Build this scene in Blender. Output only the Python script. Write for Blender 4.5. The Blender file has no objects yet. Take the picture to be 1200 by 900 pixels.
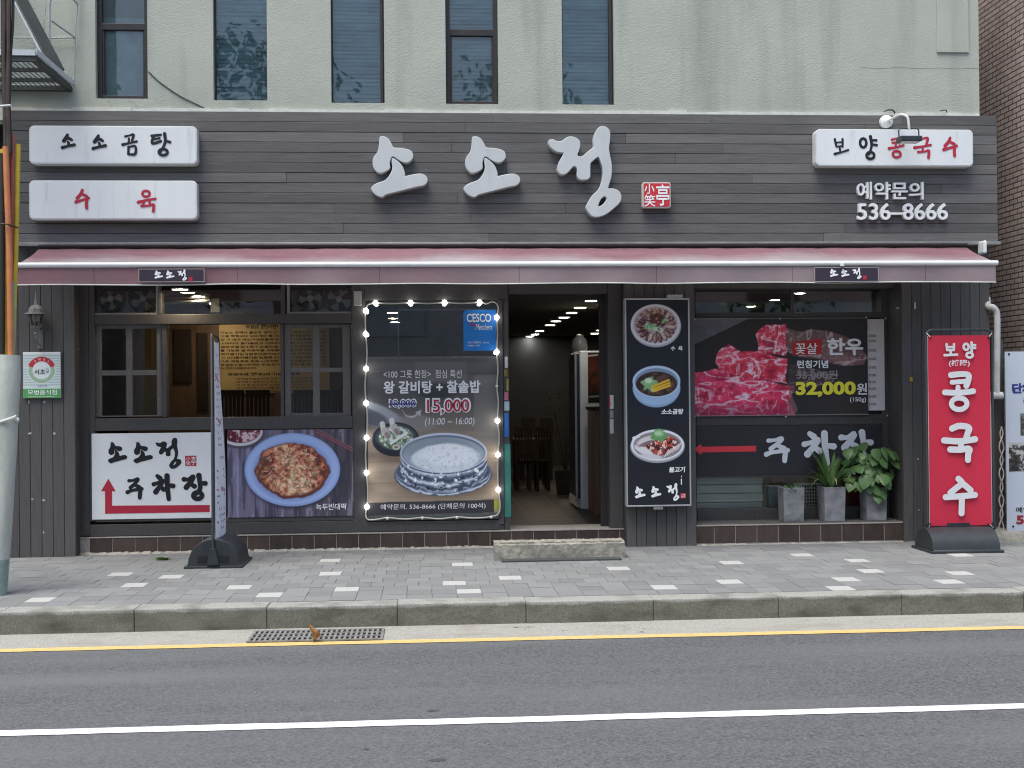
import bpy, math, random
import numpy as np
from mathutils import Vector, Matrix

# ------------------------------------------------------------------ camera, world, sun
S = bpy.context.scene
COL = S.collection
H = 1.65                       # eye height above the pavement
F = 1430.0                     # focal length in pixels of a 1200 wide picture
CAM = Vector((0.0, -12.8, H))
TH, PH, RO = math.atan(94 / F), math.atan(9.1 / F), 0.0092
FW = Vector((math.sin(TH) * math.cos(PH), math.cos(TH) * math.cos(PH), math.sin(PH)))
R0 = Vector((math.cos(TH), -math.sin(TH), 0)); U0 = R0.cross(FW)
RT = R0 * math.cos(RO) - U0 * math.sin(RO); UP = U0 * math.cos(RO) + R0 * math.sin(RO)
cd = bpy.data.cameras.new('camera'); cam = bpy.data.objects.new('camera', cd); COL.objects.link(cam)
cd.sensor_width = 36; cd.lens = 36 * F / 1200; cd.clip_end = 2000; cd.clip_start = 0.1
m3 = Matrix((RT, UP, -FW)).transposed()
cam.matrix_world = Matrix.Translation(CAM) @ m3.to_4x4()
S.camera = cam

SUN_EL, SUN_AZ = math.radians(67), math.radians(217)     # azimuth from +Y clockwise: high, from over the street
w = bpy.data.worlds.new('World'); S.world = w; w.use_nodes = True
nt = w.node_tree
sky = nt.nodes.new('ShaderNodeTexSky'); sky.sky_type = 'NISHITA'; sky.sun_disc = False
sky.sun_elevation = SUN_EL; sky.sun_rotation = SUN_AZ; sky.air_density = 1.0; sky.dust_density = 3.0; sky.ozone_density = 1.0
bg = nt.nodes['Background']; bg.inputs['Strength'].default_value = 0.12
nt.links.new(sky.outputs[0], bg.inputs[0])
sl = bpy.data.lights.new('sun', 'SUN'); sl.energy = 1.5; sl.angle = math.radians(35); sl.color = (.98, 1, .90)
so = bpy.data.objects.new('sun', sl); COL.objects.link(so)
sd = Vector((math.sin(SUN_AZ) * math.cos(SUN_EL), math.cos(SUN_AZ) * math.cos(SUN_EL), math.sin(SUN_EL)))
so.rotation_euler = sd.to_track_quat('Z', 'Y').to_euler(); so.location = (0, -20, 30)
S.view_settings.view_transform = 'Standard'; S.view_settings.look = 'None'
S.view_settings.exposure = 1.05; S.view_settings.gamma = 1.0; S.view_settings.use_curve_mapping = False
S.cycles.use_denoising = True
S.cycles.filter_width = 1.1
S.cycles.max_bounces = 8; S.cycles.transparent_max_bounces = 16
try: S.cycles.sample_clamp_indirect = 4.0
except Exception: pass

# ------------------------------------------------------------------ measuring: a pixel of the photo on a plane of the place
def ray(px, py):
    return FW * F + RT * (px - 600) + UP * (450 - py)
def at(px, py, Y):
    d = ray(px, py); t = (Y - CAM.y) / d.y; return CAM + d * t
def atz(px, py, Z):
    d = ray(px, py); t = (Z - CAM.z) / d.z; return CAM + d * t
def atx(px, py, X):
    d = ray(px, py); t = (X - CAM.x) / d.x; return CAM + d * t
def rect(px0, py0, px1, py1, Y):
    my, mx = (py0 + py1) / 2, (px0 + px1) / 2
    return at(px0, my, Y).x, at(px1, my, Y).x, at(mx, py1, Y).z, at(mx, py0, Y).z
rnd = random.Random(7)

# ------------------------------------------------------------------ materials
MATS = {}
def lin(c):
    return tuple((v / 12.92 if v <= .04045 else ((v + .055) / 1.055) ** 2.4) for v in c)
def rgb(r, g, b): return lin((r / 255, g / 255, b / 255))
def mat(name, col, rough=.6, var=.12, scale=6, bump=0, bscale=60, stretch=(1, 1, 1), metal=0, spec=.4, detail=5, stain=None):
    if name in MATS: return MATS[name]
    m = bpy.data.materials.new(name); m.use_nodes = True; t = m.node_tree; b = t.nodes['Principled BSDF']
    N = t.nodes.new; L = t.links.new
    b.inputs['Roughness'].default_value = rough; b.inputs['Metallic'].default_value = metal
    b.inputs['Specular IOR Level'].default_value = spec
    tc = N('ShaderNodeNewGeometry'); mp = N('ShaderNodeMapping'); mp.inputs['Scale'].default_value = stretch
    L(tc.outputs['Position'], mp.inputs['Vector'])
    base = None
    if var:
        n = N('ShaderNodeTexNoise'); n.inputs['Scale'].default_value = scale; n.inputs['Detail'].default_value = detail
        n.inputs['Roughness'].default_value = .65
        L(mp.outputs[0], n.inputs['Vector'])
        r = N('ShaderNodeValToRGB'); r.color_ramp.elements[0].position = .3; r.color_ramp.elements[1].position = .7
        r.color_ramp.elements[0].color = tuple(max(0, c * (1 - var)) for c in col) + (1,)
        r.color_ramp.elements[1].color = tuple(min(1, c * (1 + var)) for c in col) + (1,)
        L(n.outputs['Fac'], r.inputs[0]); base = r.outputs[0]
        if stain:
            scol, sscale, sst, lo, hi = stain
            mp2 = N('ShaderNodeMapping'); mp2.inputs['Scale'].default_value = sst; L(tc.outputs['Position'], mp2.inputs['Vector'])
            n2 = N('ShaderNodeTexNoise'); n2.inputs['Scale'].default_value = sscale; n2.inputs['Detail'].default_value = 6
            L(mp2.outputs[0], n2.inputs['Vector'])
            r2 = N('ShaderNodeMapRange'); r2.inputs['From Min'].default_value = lo; r2.inputs['From Max'].default_value = hi
            L(n2.outputs['Fac'], r2.inputs['Value'])
            mx = N('ShaderNodeMix'); mx.data_type = 'RGBA'; L(r2.outputs[0], mx.inputs[0]); L(base, mx.inputs[6])
            mx.inputs[7].default_value = tuple(scol) + (1,); base = mx.outputs[2]
        L(base, b.inputs['Base Color'])
        rr = N('ShaderNodeMapRange'); rr.inputs['To Min'].default_value = max(0, rough - .08); rr.inputs['To Max'].default_value = min(1, rough + .08)
        L(n.outputs['Fac'], rr.inputs['Value']); L(rr.outputs[0], b.inputs['Roughness'])
    else:
        b.inputs['Base Color'].default_value = tuple(col) + (1,)
    if bump:
        nb = N('ShaderNodeTexNoise'); nb.inputs['Scale'].default_value = bscale; nb.inputs['Detail'].default_value = 4
        L(mp.outputs[0], nb.inputs['Vector'])
        bp = N('ShaderNodeBump'); bp.inputs['Strength'].default_value = bump; bp.inputs['Distance'].default_value = .01
        L(nb.outputs['Fac'], bp.inputs['Height']); L(bp.outputs[0], b.inputs['Normal'])
    MATS[name] = m; return m
def attr_mat(name, rough=.5, spec=.4, var=0.0, scale=30, stretch=(1, 1, 1), bump=0, bscale=80):
    if name in MATS: return MATS[name]
    m = bpy.data.materials.new(name); m.use_nodes = True; t = m.node_tree; b = t.nodes['Principled BSDF']
    N = t.nodes.new; L = t.links.new
    a = N('ShaderNodeAttribute'); a.attribute_name = 'tint'; out = a.outputs['Color']
    tc = N('ShaderNodeNewGeometry'); mp = N('ShaderNodeMapping'); mp.inputs['Scale'].default_value = stretch
    L(tc.outputs['Position'], mp.inputs['Vector'])
    if var:
        n = N('ShaderNodeTexNoise'); n.inputs['Scale'].default_value = scale; n.inputs['Detail'].default_value = 6; n.inputs['Roughness'].default_value = .7
        L(mp.outputs[0], n.inputs['Vector'])
        r = N('ShaderNodeMapRange'); r.inputs['From Min'].default_value = .3; r.inputs['From Max'].default_value = .7
        r.inputs['To Min'].default_value = 1 - var; r.inputs['To Max'].default_value = 1 + var
        L(n.outputs['Fac'], r.inputs['Value'])
        mx = N('ShaderNodeVectorMath'); mx.operation = 'SCALE'; L(out, mx.inputs[0]); L(r.outputs[0], mx.inputs['Scale']); out = mx.outputs[0]
    L(out, b.inputs['Base Color']); b.inputs['Roughness'].default_value = rough; b.inputs['Specular IOR Level'].default_value = spec
    if bump:
        nb = N('ShaderNodeTexNoise'); nb.inputs['Scale'].default_value = bscale; nb.inputs['Detail'].default_value = 4
        L(mp.outputs[0], nb.inputs['Vector'])
        bp = N('ShaderNodeBump'); bp.inputs['Strength'].default_value = bump; bp.inputs['Distance'].default_value = .01
        L(nb.outputs['Fac'], bp.inputs['Height']); L(bp.outputs[0], b.inputs['Normal'])
    MATS[name] = m; return m
def glass_mat(name, tint=(.9, .93, .93), ior=1.5, rough=.01, wav=0.0, wscale=2):
    if name in MATS: return MATS[name]
    m = bpy.data.materials.new(name); m.use_nodes = True; t = m.node_tree; N = t.nodes.new; L = t.links.new
    t.nodes.remove(t.nodes['Principled BSDF'])
    tr = N('ShaderNodeBsdfTransparent'); tr.inputs[0].default_value = tint + (1,)
    gl = N('ShaderNodeBsdfGlossy'); gl.inputs['Roughness'].default_value = rough
    fr = N('ShaderNodeFresnel'); fr.inputs['IOR'].default_value = ior
    mx = N('ShaderNodeMixShader'); L(fr.outputs[0], mx.inputs[0]); L(tr.outputs[0], mx.inputs[1]); L(gl.outputs[0], mx.inputs[2])
    if wav:
        tc = N('ShaderNodeNewGeometry'); nb = N('ShaderNodeTexNoise'); nb.inputs['Scale'].default_value = wscale
        L(tc.outputs['Position'], nb.inputs['Vector'])
        bp = N('ShaderNodeBump'); bp.inputs['Strength'].default_value = wav; bp.inputs['Distance'].default_value = .05
        L(nb.outputs['Fac'], bp.inputs['Height']); L(bp.outputs[0], gl.inputs['Normal'])
    L(mx.outputs[0], t.nodes['Material Output'].inputs[0]); MATS[name] = m; return m
def emit_mat(name, col, s):
    if name in MATS: return MATS[name]
    m = bpy.data.materials.new(name); m.use_nodes = True; b = m.node_tree.nodes['Principled BSDF']
    b.inputs['Base Color'].default_value = col + (1,); b.inputs['Emission Color'].default_value = col + (1,)
    b.inputs['Emission Strength'].default_value = s; MATS[name] = m; return m

# ------------------------------------------------------------------ mesh building
class MB:
    def __init__(s): s.v = []; s.f = []; s.c = []; s.cur = None
    def add(s, vs, fs):
        o = len(s.v); s.v += [tuple(p) for p in vs]; s.f += [tuple(i + o for i in f) for f in fs]
        s.c += [s.cur] * len(fs); return s
    def box(s, x0, x1, y0, y1, z0, z1):
        if x0 > x1: x0, x1 = x1, x0
        if y0 > y1: y0, y1 = y1, y0
        if z0 > z1: z0, z1 = z1, z0
        return s.add([(x0, y0, z0), (x1, y0, z0), (x1, y1, z0), (x0, y1, z0), (x0, y0, z1), (x1, y0, z1), (x1, y1, z1), (x0, y1, z1)],
                     [(0, 3, 2, 1), (4, 5, 6, 7), (0, 1, 5, 4), (1, 2, 6, 5), (2, 3, 7, 6), (3, 0, 4, 7)])
    def pbox(s, px0, py0, px1, py1, Y0, Y1):
        x0, x1, z0, z1 = rect(px0, py0, px1, py1, min(Y0, Y1)); return s.box(x0, x1, Y0, Y1, z0, z1)
    def quad(s, a, b, c, d): return s.add([a, b, c, d], [(0, 1, 2, 3)])
    def tube(s, pts, r, n=8, cap=True):
        pts = [Vector(p) for p in pts]; k = len(pts); vs = []; prev = None
        for i, p in enumerate(pts):
            t = (pts[min(i + 1, k - 1)] - pts[max(i - 1, 0)]).normalized()
            if prev is None:
                a = Vector((0, 0, 1)) if abs(t.z) < .9 else Vector((1, 0, 0)); u = t.cross(a).normalized()
            else:
                u = (prev - t * prev.dot(t)).normalized()
            prev = u; q = t.cross(u); rr = r[i] if isinstance(r, (list, tuple)) else r
            for j in range(n):
                an = 2 * math.pi * j / n; vs.append(p + (u * math.cos(an) + q * math.sin(an)) * rr)
        fs = [(i * n + j, i * n + (j + 1) % n, (i + 1) * n + (j + 1) % n, (i + 1) * n + j) for i in range(k - 1) for j in range(n)]
        if cap: fs += [tuple(range(n))[::-1], tuple((k - 1) * n + j for j in range(n))]
        return s.add(vs, fs)
    def lathe(s, c, prof, n=16, axis='Z'):
        c = Vector(c); vs = []
        for (r, z) in prof:
            for j in range(n):
                a = 2 * math.pi * j / n; p = (r * math.cos(a), r * math.sin(a), z)
                if axis == 'Y': p = (p[0], p[2], p[1])
                vs.append(c + Vector(p))
        k = len(prof)
        fs = [(i * n + j, i * n + (j + 1) % n, (i + 1) * n + (j + 1) % n, (i + 1) * n + j) for i in range(k - 1) for j in range(n)]
        if prof[0][0] > 1e-4: fs.append(tuple(range(n))[::-1])
        if prof[-1][0] > 1e-4: fs.append(tuple((k - 1) * n + j for j in range(n)))
        return s.add(vs, fs)
    def ball(s, c, r, n=10, sq=1.0):
        return s.lathe(c, [(max(1e-5, r * math.sin(math.pi * i / n)), -r * sq * math.cos(math.pi * i / n)) for i in range(n + 1)], n + 4)
    def ring(s, x0, x1, z0, z1, wd, Y0, Y1):         # rectangular frame, butted
        s.box(x0, x0 + wd, Y0, Y1, z0, z1); s.box(x1 - wd, x1, Y0, Y1, z0, z1)
        s.box(x0 + wd, x1 - wd, Y0, Y1, z1 - wd, z1); return s.box(x0 + wd, x1 - wd, Y0, Y1, z0, z0 + wd)
    def prism(s, poly, Y0, Y1):                      # closed outline in X,Z, extruded along Y
        n = len(poly); vs = [(x, Y0, z) for x, z in poly] + [(x, Y1, z) for x, z in poly]
        return s.add(vs, [tuple(range(n)), tuple(range(2 * n - 1, n - 1, -1))] + [(i, (i + 1) % n, n + (i + 1) % n, n + i)[::-1] for i in range(n)])
    def build(s, name, m, parent=None, bevel=0, smooth=None, org=None, segs=2):
        o0 = Vector(parent.get('_o', (0, 0, 0))) if parent is not None else Vector(org or (0, 0, 0))
        me = bpy.data.meshes.new(name)
        me.from_pydata([tuple(Vector(p) - o0) for p in s.v], [], s.f)
        if any(c is not None for c in s.c):
            ca = me.color_attributes.new('tint', 'FLOAT_COLOR', 'CORNER'); buf = []
            for poly, c in zip(s.f, s.c): buf += list((c or (.5, .5, .5)) + (1,)) * len(poly)
            ca.data.foreach_set('color', buf)
        me.materials.append(m)
        import bmesh
        bm = bmesh.new(); bm.from_mesh(me); bmesh.ops.recalc_face_normals(bm, faces=bm.faces); bm.to_mesh(me); bm.free()
        if smooth is not None:
            me.polygons.foreach_set('use_smooth', [True] * len(me.polygons)); me.set_sharp_from_angle(angle=math.radians(smooth))
        me.update()
        o = bpy.data.objects.new(name, me); COL.objects.link(o)
        o['_o'] = tuple(o0)
        if parent is not None: o.parent = parent
        else: o.location = o0
        if bevel:
            b = o.modifiers.new('soft edges', 'BEVEL'); b.width = bevel; b.segments = segs; b.limit_method = 'ANGLE'; b.harden_normals = False
        return o
def thing(name, label, cat, loc, group=None):
    o = bpy.data.objects.new(name, None); COL.objects.link(o); o.location = loc; o.empty_display_size = .1
    o['label'] = label; o['category'] = cat; o['_o'] = tuple(loc)
    if group: o['group'] = group
    return o
def tag(o, label, cat, group=None):
    o['label'] = label; o['category'] = cat
    if group: o['group'] = group
    return o
def struct(o, kind='structure'): o['kind'] = kind; return o

# ------------------------------------------------------------------ writing
def text_geo(body, bold=0.0, shear=0.0):
    c = bpy.data.curves.new('t', 'FONT'); c.body = body; c.size = 1; c.offset = bold; c.shear = shear; c.resolution_u = 3
    o = bpy.data.objects.new('t', c); COL.objects.link(o)
    dg = bpy.context.evaluated_depsgraph_get(); me = bpy.data.meshes.new_from_object(o.evaluated_get(dg))
    vs = [tuple(v.co) for v in me.vertices]; fs = [tuple(p.vertices) for p in me.polygons]
    bpy.data.objects.remove(o); bpy.data.curves.remove(c); bpy.data.meshes.remove(me)
    return vs, fs
def txt(mb, body, px0, py0, px1, py1, Y, bold=0.0, shear=0.0, thick=0.0):
    vs, fs = text_geo(body, bold, shear)
    xs = [v[0] for v in vs]; ys = [v[1] for v in vs]
    X0, X1, Z0, Z1 = rect(px0, py0, px1, py1, Y)
    sx = (X1 - X0) / (max(xs) - min(xs)); sz = (Z1 - Z0) / max(1e-6, (max(ys) - min(ys)))
    P = [(X0 + (v[0] - min(xs)) * sx, Y, Z0 + (v[1] - min(ys)) * sz) for v in vs]
    mb.add(P, fs)
    if thick:                                         # raised letters: side walls from the rim edges
        ed = {}
        for f in fs:
            for i in range(len(f)):
                a, b = f[i], f[(i + 1) % len(f)]; k = (min(a, b), max(a, b)); ed.setdefault(k, []).append((a, b))
        q = [(e[0][0], e[0][1], e[0][1] + len(P), e[0][0] + len(P)) for e in ed.values() if len(e) == 1]
        mb.add(P + [(x, y + thick, z) for x, y, z in P], q)
def tline(t, name, m, body, r_, Y, bold=0.0, shear=0.0):
    q = MB(); txt(q, body, *r_, Y, bold, shear); return q.build(name, m, t)
def smooth_line(pts, k=6, closed=False):
    out = []; n = len(pts)
    if n < 3 and not closed:
        a, b = pts; return [tuple(a[j] + (b[j] - a[j]) * i / k for j in range(len(a))) for i in range(k + 1)]
    for i in range(n if closed else n - 1):
        g = lambda j: pts[j % n] if closed else pts[min(max(j, 0), n - 1)]
        p0, p1, p2, p3 = g(i - 1), g(i), g(i + 1), g(i + 2)
        for q in range(k):
            t = q / k
            out.append(tuple(.5 * (2 * p1[j] + (p2[j] - p0[j]) * t + (2 * p0[j] - 5 * p1[j] + 4 * p2[j] - p3[j]) * t * t + (3 * p1[j] - p0[j] - 3 * p2[j] + p3[j]) * t ** 3) for j in range(len(p1))))
    if not closed: out.append(tuple(pts[-1]))
    return out
def loop(cx, cy, rx, ry, w0=1.0, s=0):
    return [(cx + rx * math.cos(math.radians(a + s)), cy + ry * math.sin(math.radians(a + s)), w0) for a in range(90, 461, 36)]
G = {   # brush strokes: x, y (up), relative width
 '소': [[(.42, .98, .9), (.34, .8, 1.25), (.14, .55, 1.2)], [(.42, .74, .9), (.56, .72, 1), (.76, .62, .8)], [(.44, .5, .6), (.52, .36, .9), (.46, .2, .7)], [(.03, .08, 1.1), (.4, .17, .8), (.95, .28, 1.0)]],
 '정': [[(.05, .76, 1), (.22, .78, .7), (.46, .88, 1), (.38, .7, 1), (.16, .46, 1.2)], [(.32, .64, .7), (.48, .48, 1.1)], [(.5, .66, .7), (.78, .76, .6)], [(.76, 1., 1.1), (.8, .7, .9), (.76, .42, .7), (.52, .14, .7)], loop(.68, .15, .18, .14, .85)],
 '주': [[(.12, .9, .9), (.4, .92, .7), (.72, .98, 1.0), (.55, .78, .9), (.22, .55, 1.0)], [(.45, .72, .8), (.82, .56, 1.1)], [(.02, .32, 1.1), (.3, .4, .8), (.98, .48, 1.0)], [(.9, .46, .9), (.86, .25, 1.1), (.84, .03, 1.0)]],
 '차': [[(.2, .98, .8), (.34, .88, 1)], [(.02, .64, .9), (.25, .7, .7), (.46, .78, 1), (.34, .58, .9), (.12, .32, 1.1)], [(.3, .56, .7), (.52, .42, 1.0)], [(.68, .98, 1.1), (.7, .5, 1), (.76, .02, .9)], [(.7, .6, .7), (.98, .56, 1.0)]],
 '장': [[(.02, .84, 1), (.22, .84, .7), (.44, .95, 1), (.34, .75, 1), (.12, .5, 1.1)], [(.3, .66, .7), (.5, .54, 1.0)], [(.7, 1., 1.1), (.74, .7, .9), (.74, .42, .9), (.5, .15, .7)], [(.73, .68, .7), (.99, .66, 1.0)], loop(.64, .15, .2, .14, .9)],
 '곰': [[(.2, .9, .9), (.5, .95, .7), (.76, .98, 1), (.66, .7, .9)], [(.45, .8, .8), (.43, .6, .8)], [(.02, .5, 1.1), (.5, .58, .8), (.98, .66, .9)], [(.42, .4, .9), (.4, .04, .9)], [(.42, .38, .7), (.88, .42, .9), (.86, .05, 1), (.4, .04, .8)]],
 '탕': [[(.05, .9, .9), (.52, .95, .8)], [(.14, .88, .9), (.08, .56, .9), (.52, .66, .9)], [(.14, .74, .7), (.46, .8, .7)], [(.72, 1, 1.1), (.74, .6, .9), (.5, .16, .7)], [(.74, .68, .7), (1, .62, .9)], loop(.64, .16, .22, .14, .9)],
 '수': [[(.5, 1, .9), (.4, .8, 1.1), (.12, .55, 1.1)], [(.48, .78, .8), (.8, .66, 1)], [(.02, .34, 1.1), (.4, .42, .8), (.98, .56, .9)], [(.84, .5, .9), (.8, .25, 1), (.82, .0, 1.0)]],
 '육': [loop(.46, .82, .2, .14, .9), [(.02, .42, 1.1), (.5, .52, .8), (.98, .58, .9)], [(.36, .48, .8), (.3, .32, .8)], [(.66, .5, .8), (.66, .34, .8)], [(.2, .24, .9), (.6, .26, .7), (.88, .3, 1), (.86, .0, 1)]],
 '보': [[(.12, .98, 1), (.22, .5, .9)], [(.62, .98, 1), (.62, .5, .9)], [(.2, .76, .7), (.6, .8, .7)], [(.22, .5, .7), (.62, .54, .7)], [(.42, .5, .8), (.46, .2, .9)], [(.1, .02, 1.1), (.5, .12, .8), (.98, .28, .9)]],
 '양': [loop(.2, .72, .18, .2, .9), [(.62, 1, 1.1), (.68, .6, .9), (.52, .2, .7)], [(.66, .84, .7), (.96, .84, .8)], [(.68, .66, .7), (.98, .62, .8)], loop(.6, .16, .22, .15, .9)],
 '콩': [[(.22, .9, .9), (.5, .96, .7), (.8, .98, 1), (.7, .72, .9)], [(.25, .74, .8), (.7, .8, .7)], [(.48, .72, .8), (.46, .56, .8)], [(.02, .46, 1.1), (.5, .52, .8), (.98, .62, .9)], loop(.52, .17, .26, .16, .9)],
 '국': [[(.25, .92, .9), (.5, .96, .7), (.8, .98, 1), (.72, .66, .9)], [(.02, .5, 1.1), (.5, .56, .8), (.98, .64, .9)], [(.5, .54, .8), (.5, .34, .8)], [(.22, .28, .9), (.6, .3, .7), (.86, .34, 1), (.84, .0, 1.1)]],
}
GB = {  # broad even strokes of the red banner
 '콩': [[(.25, .96, 1), (.62, .985, .95), (.82, .95, .95), (.80, .80, 1), (.74, .66, 1)], [(.28, .76, .8), (.55, .775, .8), (.74, .79, .8)], [(.47, .62, .85), (.47, .52, .85)], [(.04, .485, .95), (.5, .47, .95), (.96, .51, .95)], loop(.5, .17, .25, .16, .85)],
 '국': [[(.28, .9, 1), (.5, .97, 1), (.78, .92, 1), (.74, .76, 1), (.70, .64, 1)], [(.04, .58, 1), (.5, .55, 1), (.96, .60, 1)], [(.54, .54, 1), (.54, .36, 1)], [(.22, .33, 1), (.5, .32, 1), (.78, .34, 1), (.75, .2, 1), (.74, .04, 1)]],
 '수': [[(.45, .98, 1), (.56, .86, 1), (.4, .74, 1), (.2, .6, 1)], [(.58, .85, 1), (.72, .74, 1), (.82, .66, 1)], [(.05, .48, 1), (.5, .50, 1), (.95, .53, 1)], [(.55, .48, 1), (.54, .25, 1), (.53, .03, 1)]],
 '보': [[(.2, .97, 1), (.24, .5, 1)], [(.76, .97, 1), (.74, .5, 1)], [(.22, .74, .9), (.75, .74, .9)], [(.24, .5, .9), (.74, .5, .9)], [(.5, .5, 1), (.5, .15, 1)], [(.02, .1, 1), (.98, .14, 1)]],
 '양': [loop(.26, .72, .2, .2, .95), [(.7, 1, 1), (.7, .42, 1)], [(.7, .82, .9), (.98, .82, .9)], [(.7, .64, .9), (.98, .64, .9)], loop(.52, .17, .25, .16, .95)],
}
so1 = [(150, 185), (176, 179), (205, 190), (228, 220), (243, 250), (258, 258), (310, 262), (362, 275), (383, 300), (382, 335), (350, 362), (315, 362), (280, 345), (240, 322), (222, 365), (220, 408), (155, 438), (115, 415), (100, 375), (105, 330), (135, 285), (145, 230)]
so2 = [(240, 330), (280, 355), (312, 392), (328, 438), (332, 457), (390, 445), (440, 441), (476, 458), (487, 490), (465, 522), (400, 537), (290, 565), (200, 588), (165, 607), (120, 590), (90, 555), (95, 532), (130, 508), (190, 485), (225, 440), (238, 400), (234, 362)]
jeong = [(85, 255), (95, 235), (125, 230), (160, 245), (200, 240), (235, 215), (275, 207), (325, 225), (347, 260), (340, 310), (325, 360), (360, 368), (400, 335), (445, 300), (455, 285), (452, 230), (465, 180), (490, 140), (525, 123), (565, 135), (588, 170), (588, 240), (580, 300), (590, 370), (603, 440), (600, 530), (580, 600), (575, 628), (620, 630), (660, 650), (680, 690), (670, 740), (620, 790), (545, 845), (465, 862), (420, 835), (393, 790), (400, 760), (440, 690), (490, 640), (515, 590), (527, 520), (525, 460), (505, 400), (490, 375), (450, 405), (430, 430), (428, 500), (425, 540), (395, 558), (345, 558), (318, 530), (320, 480), (310, 455), (290, 452), (265, 480), (235, 508), (195, 518), (165, 495), (160, 460), (175, 410), (210, 345), (190, 340), (140, 325), (100, 290)]
jhole = [(545, 695), (560, 710), (545, 740), (520, 765), (493, 775), (500, 745), (520, 710)]
OUT = {'소': [(so1, []), (so2, [])], '정': [(jeong, [jhole])]}
def brush(mb, ch, px0, py0, px1, py1, Y, wd=.13, glyphs=G, zstep=.0006):
    X0, X1, Z0, Z1 = rect(px0, py0, px1, py1, Y)
    if glyphs is G and ch in OUT:
        polys = OUT[ch]; ax = [p[0] for q in polys for p in q[0]]; az = [p[1] for q in polys for p in q[0]]
        f = lambda p: (X0 + (p[0] - min(ax)) / (max(ax) - min(ax)) * (X1 - X0), Z1 - (p[1] - min(az)) / (max(az) - min(az)) * (Z1 - Z0))
        for k, (o_, hs) in enumerate(polys):
            flat_fill(mb, smooth_line([f(p) for p in o_], 3, True), [smooth_line([f(p) for p in h], 3, True) for h in hs], Y - zstep * k)
        return
    W_, H_ = X1 - X0, Z1 - Z0; unit = (W_ + H_) / 2 * wd
    pad = unit * .45
    for k, st in enumerate(glyphs[ch]):
        P = smooth_line(st, 6)
        pts = [(X0 + pad + p[0] * (W_ - 2 * pad), Z0 + pad + p[1] * (H_ - 2 * pad), p[2] * unit / 2) for p in P]
        n = len(pts); vs = []; fs = []
        L_, R_ = [], []
        for i, (x, z, r) in enumerate(pts):
            a, b = pts[max(i - 1, 0)], pts[min(i + 1, n - 1)]
            tx, tz = b[0] - a[0], b[1] - a[1]; l = math.hypot(tx, tz) or 1; tx, tz = tx / l, tz / l
            y = Y - zstep * k - i * zstep * .5 / n
            L_.append((x - tz * r, y, z + tx * r)); R_.append((x + tz * r, y, z - tx * r))
        vs = L_ + R_
        fs = [(i, i + 1, n + i + 1, n + i) for i in range(n - 1)]
        mb.add(vs, fs)
        for e, sgn in ((0, -1), (n - 1, 1)):           # round ends
            x, z, r = pts[e]; a, b = pts[max(e - 1, 0)], pts[min(e + 1, n - 1)]
            an = math.atan2(b[1] - a[1], b[0] - a[0]); y = Y - zstep * k - zstep * (.5 if e else 0) - .0001
            arc = [(x + r * math.cos(an + sgn * 0 + (math.pi if sgn < 0 else 0) + q), y, z + r * math.sin(an + (math.pi if sgn < 0 else 0) + q)) for q in [math.pi * (j / 8 - .5) for j in range(9)]]
            mb.add(arc, [tuple(range(9))])
def flat_fill(mb, outer, holes, Y):
    c = bpy.data.curves.new('t', 'CURVE'); c.dimensions = '2D'; c.fill_mode = 'BOTH'
    for poly in [outer] + holes:
        sp = c.splines.new('POLY'); sp.points.add(len(poly) - 1); sp.use_cyclic_u = True
        for p, (x, z) in zip(sp.points, poly): p.co = (x, z, 0, 1)
    o = bpy.data.objects.new('t', c); COL.objects.link(o)
    dg = bpy.context.evaluated_depsgraph_get(); me = bpy.data.meshes.new_from_object(o.evaluated_get(dg))
    mb.add([(v.co.x, Y, v.co.y) for v in me.vertices], [tuple(p.vertices) for p in me.polygons])
    bpy.data.objects.remove(o); bpy.data.curves.remove(c); bpy.data.meshes.remove(me)
def outline_mesh(mb, outer, holes, Y, depth):         # solid letter from closed outlines (X,Z)
    c = bpy.data.curves.new('t', 'CURVE'); c.dimensions = '2D'; c.fill_mode = 'BOTH'; c.extrude = depth / 2; c.bevel_depth = .006; c.bevel_resolution = 1; c.offset = -.006
    for poly in [outer] + holes:
        sp = c.splines.new('POLY'); sp.points.add(len(poly) - 1); sp.use_cyclic_u = True
        for p, (x, z) in zip(sp.points, poly): p.co = (x, z, 0, 1)
    o = bpy.data.objects.new('t', c); COL.objects.link(o)
    dg = bpy.context.evaluated_depsgraph_get(); me = bpy.data.meshes.new_from_object(o.evaluated_get(dg))
    mb.add([(v.co.x, Y + depth / 2 - v.co.z, v.co.y) for v in me.vertices], [tuple(p.vertices) for p in me.polygons])
    bpy.data.objects.remove(o); bpy.data.curves.remove(c); bpy.data.meshes.remove(me)

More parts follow.
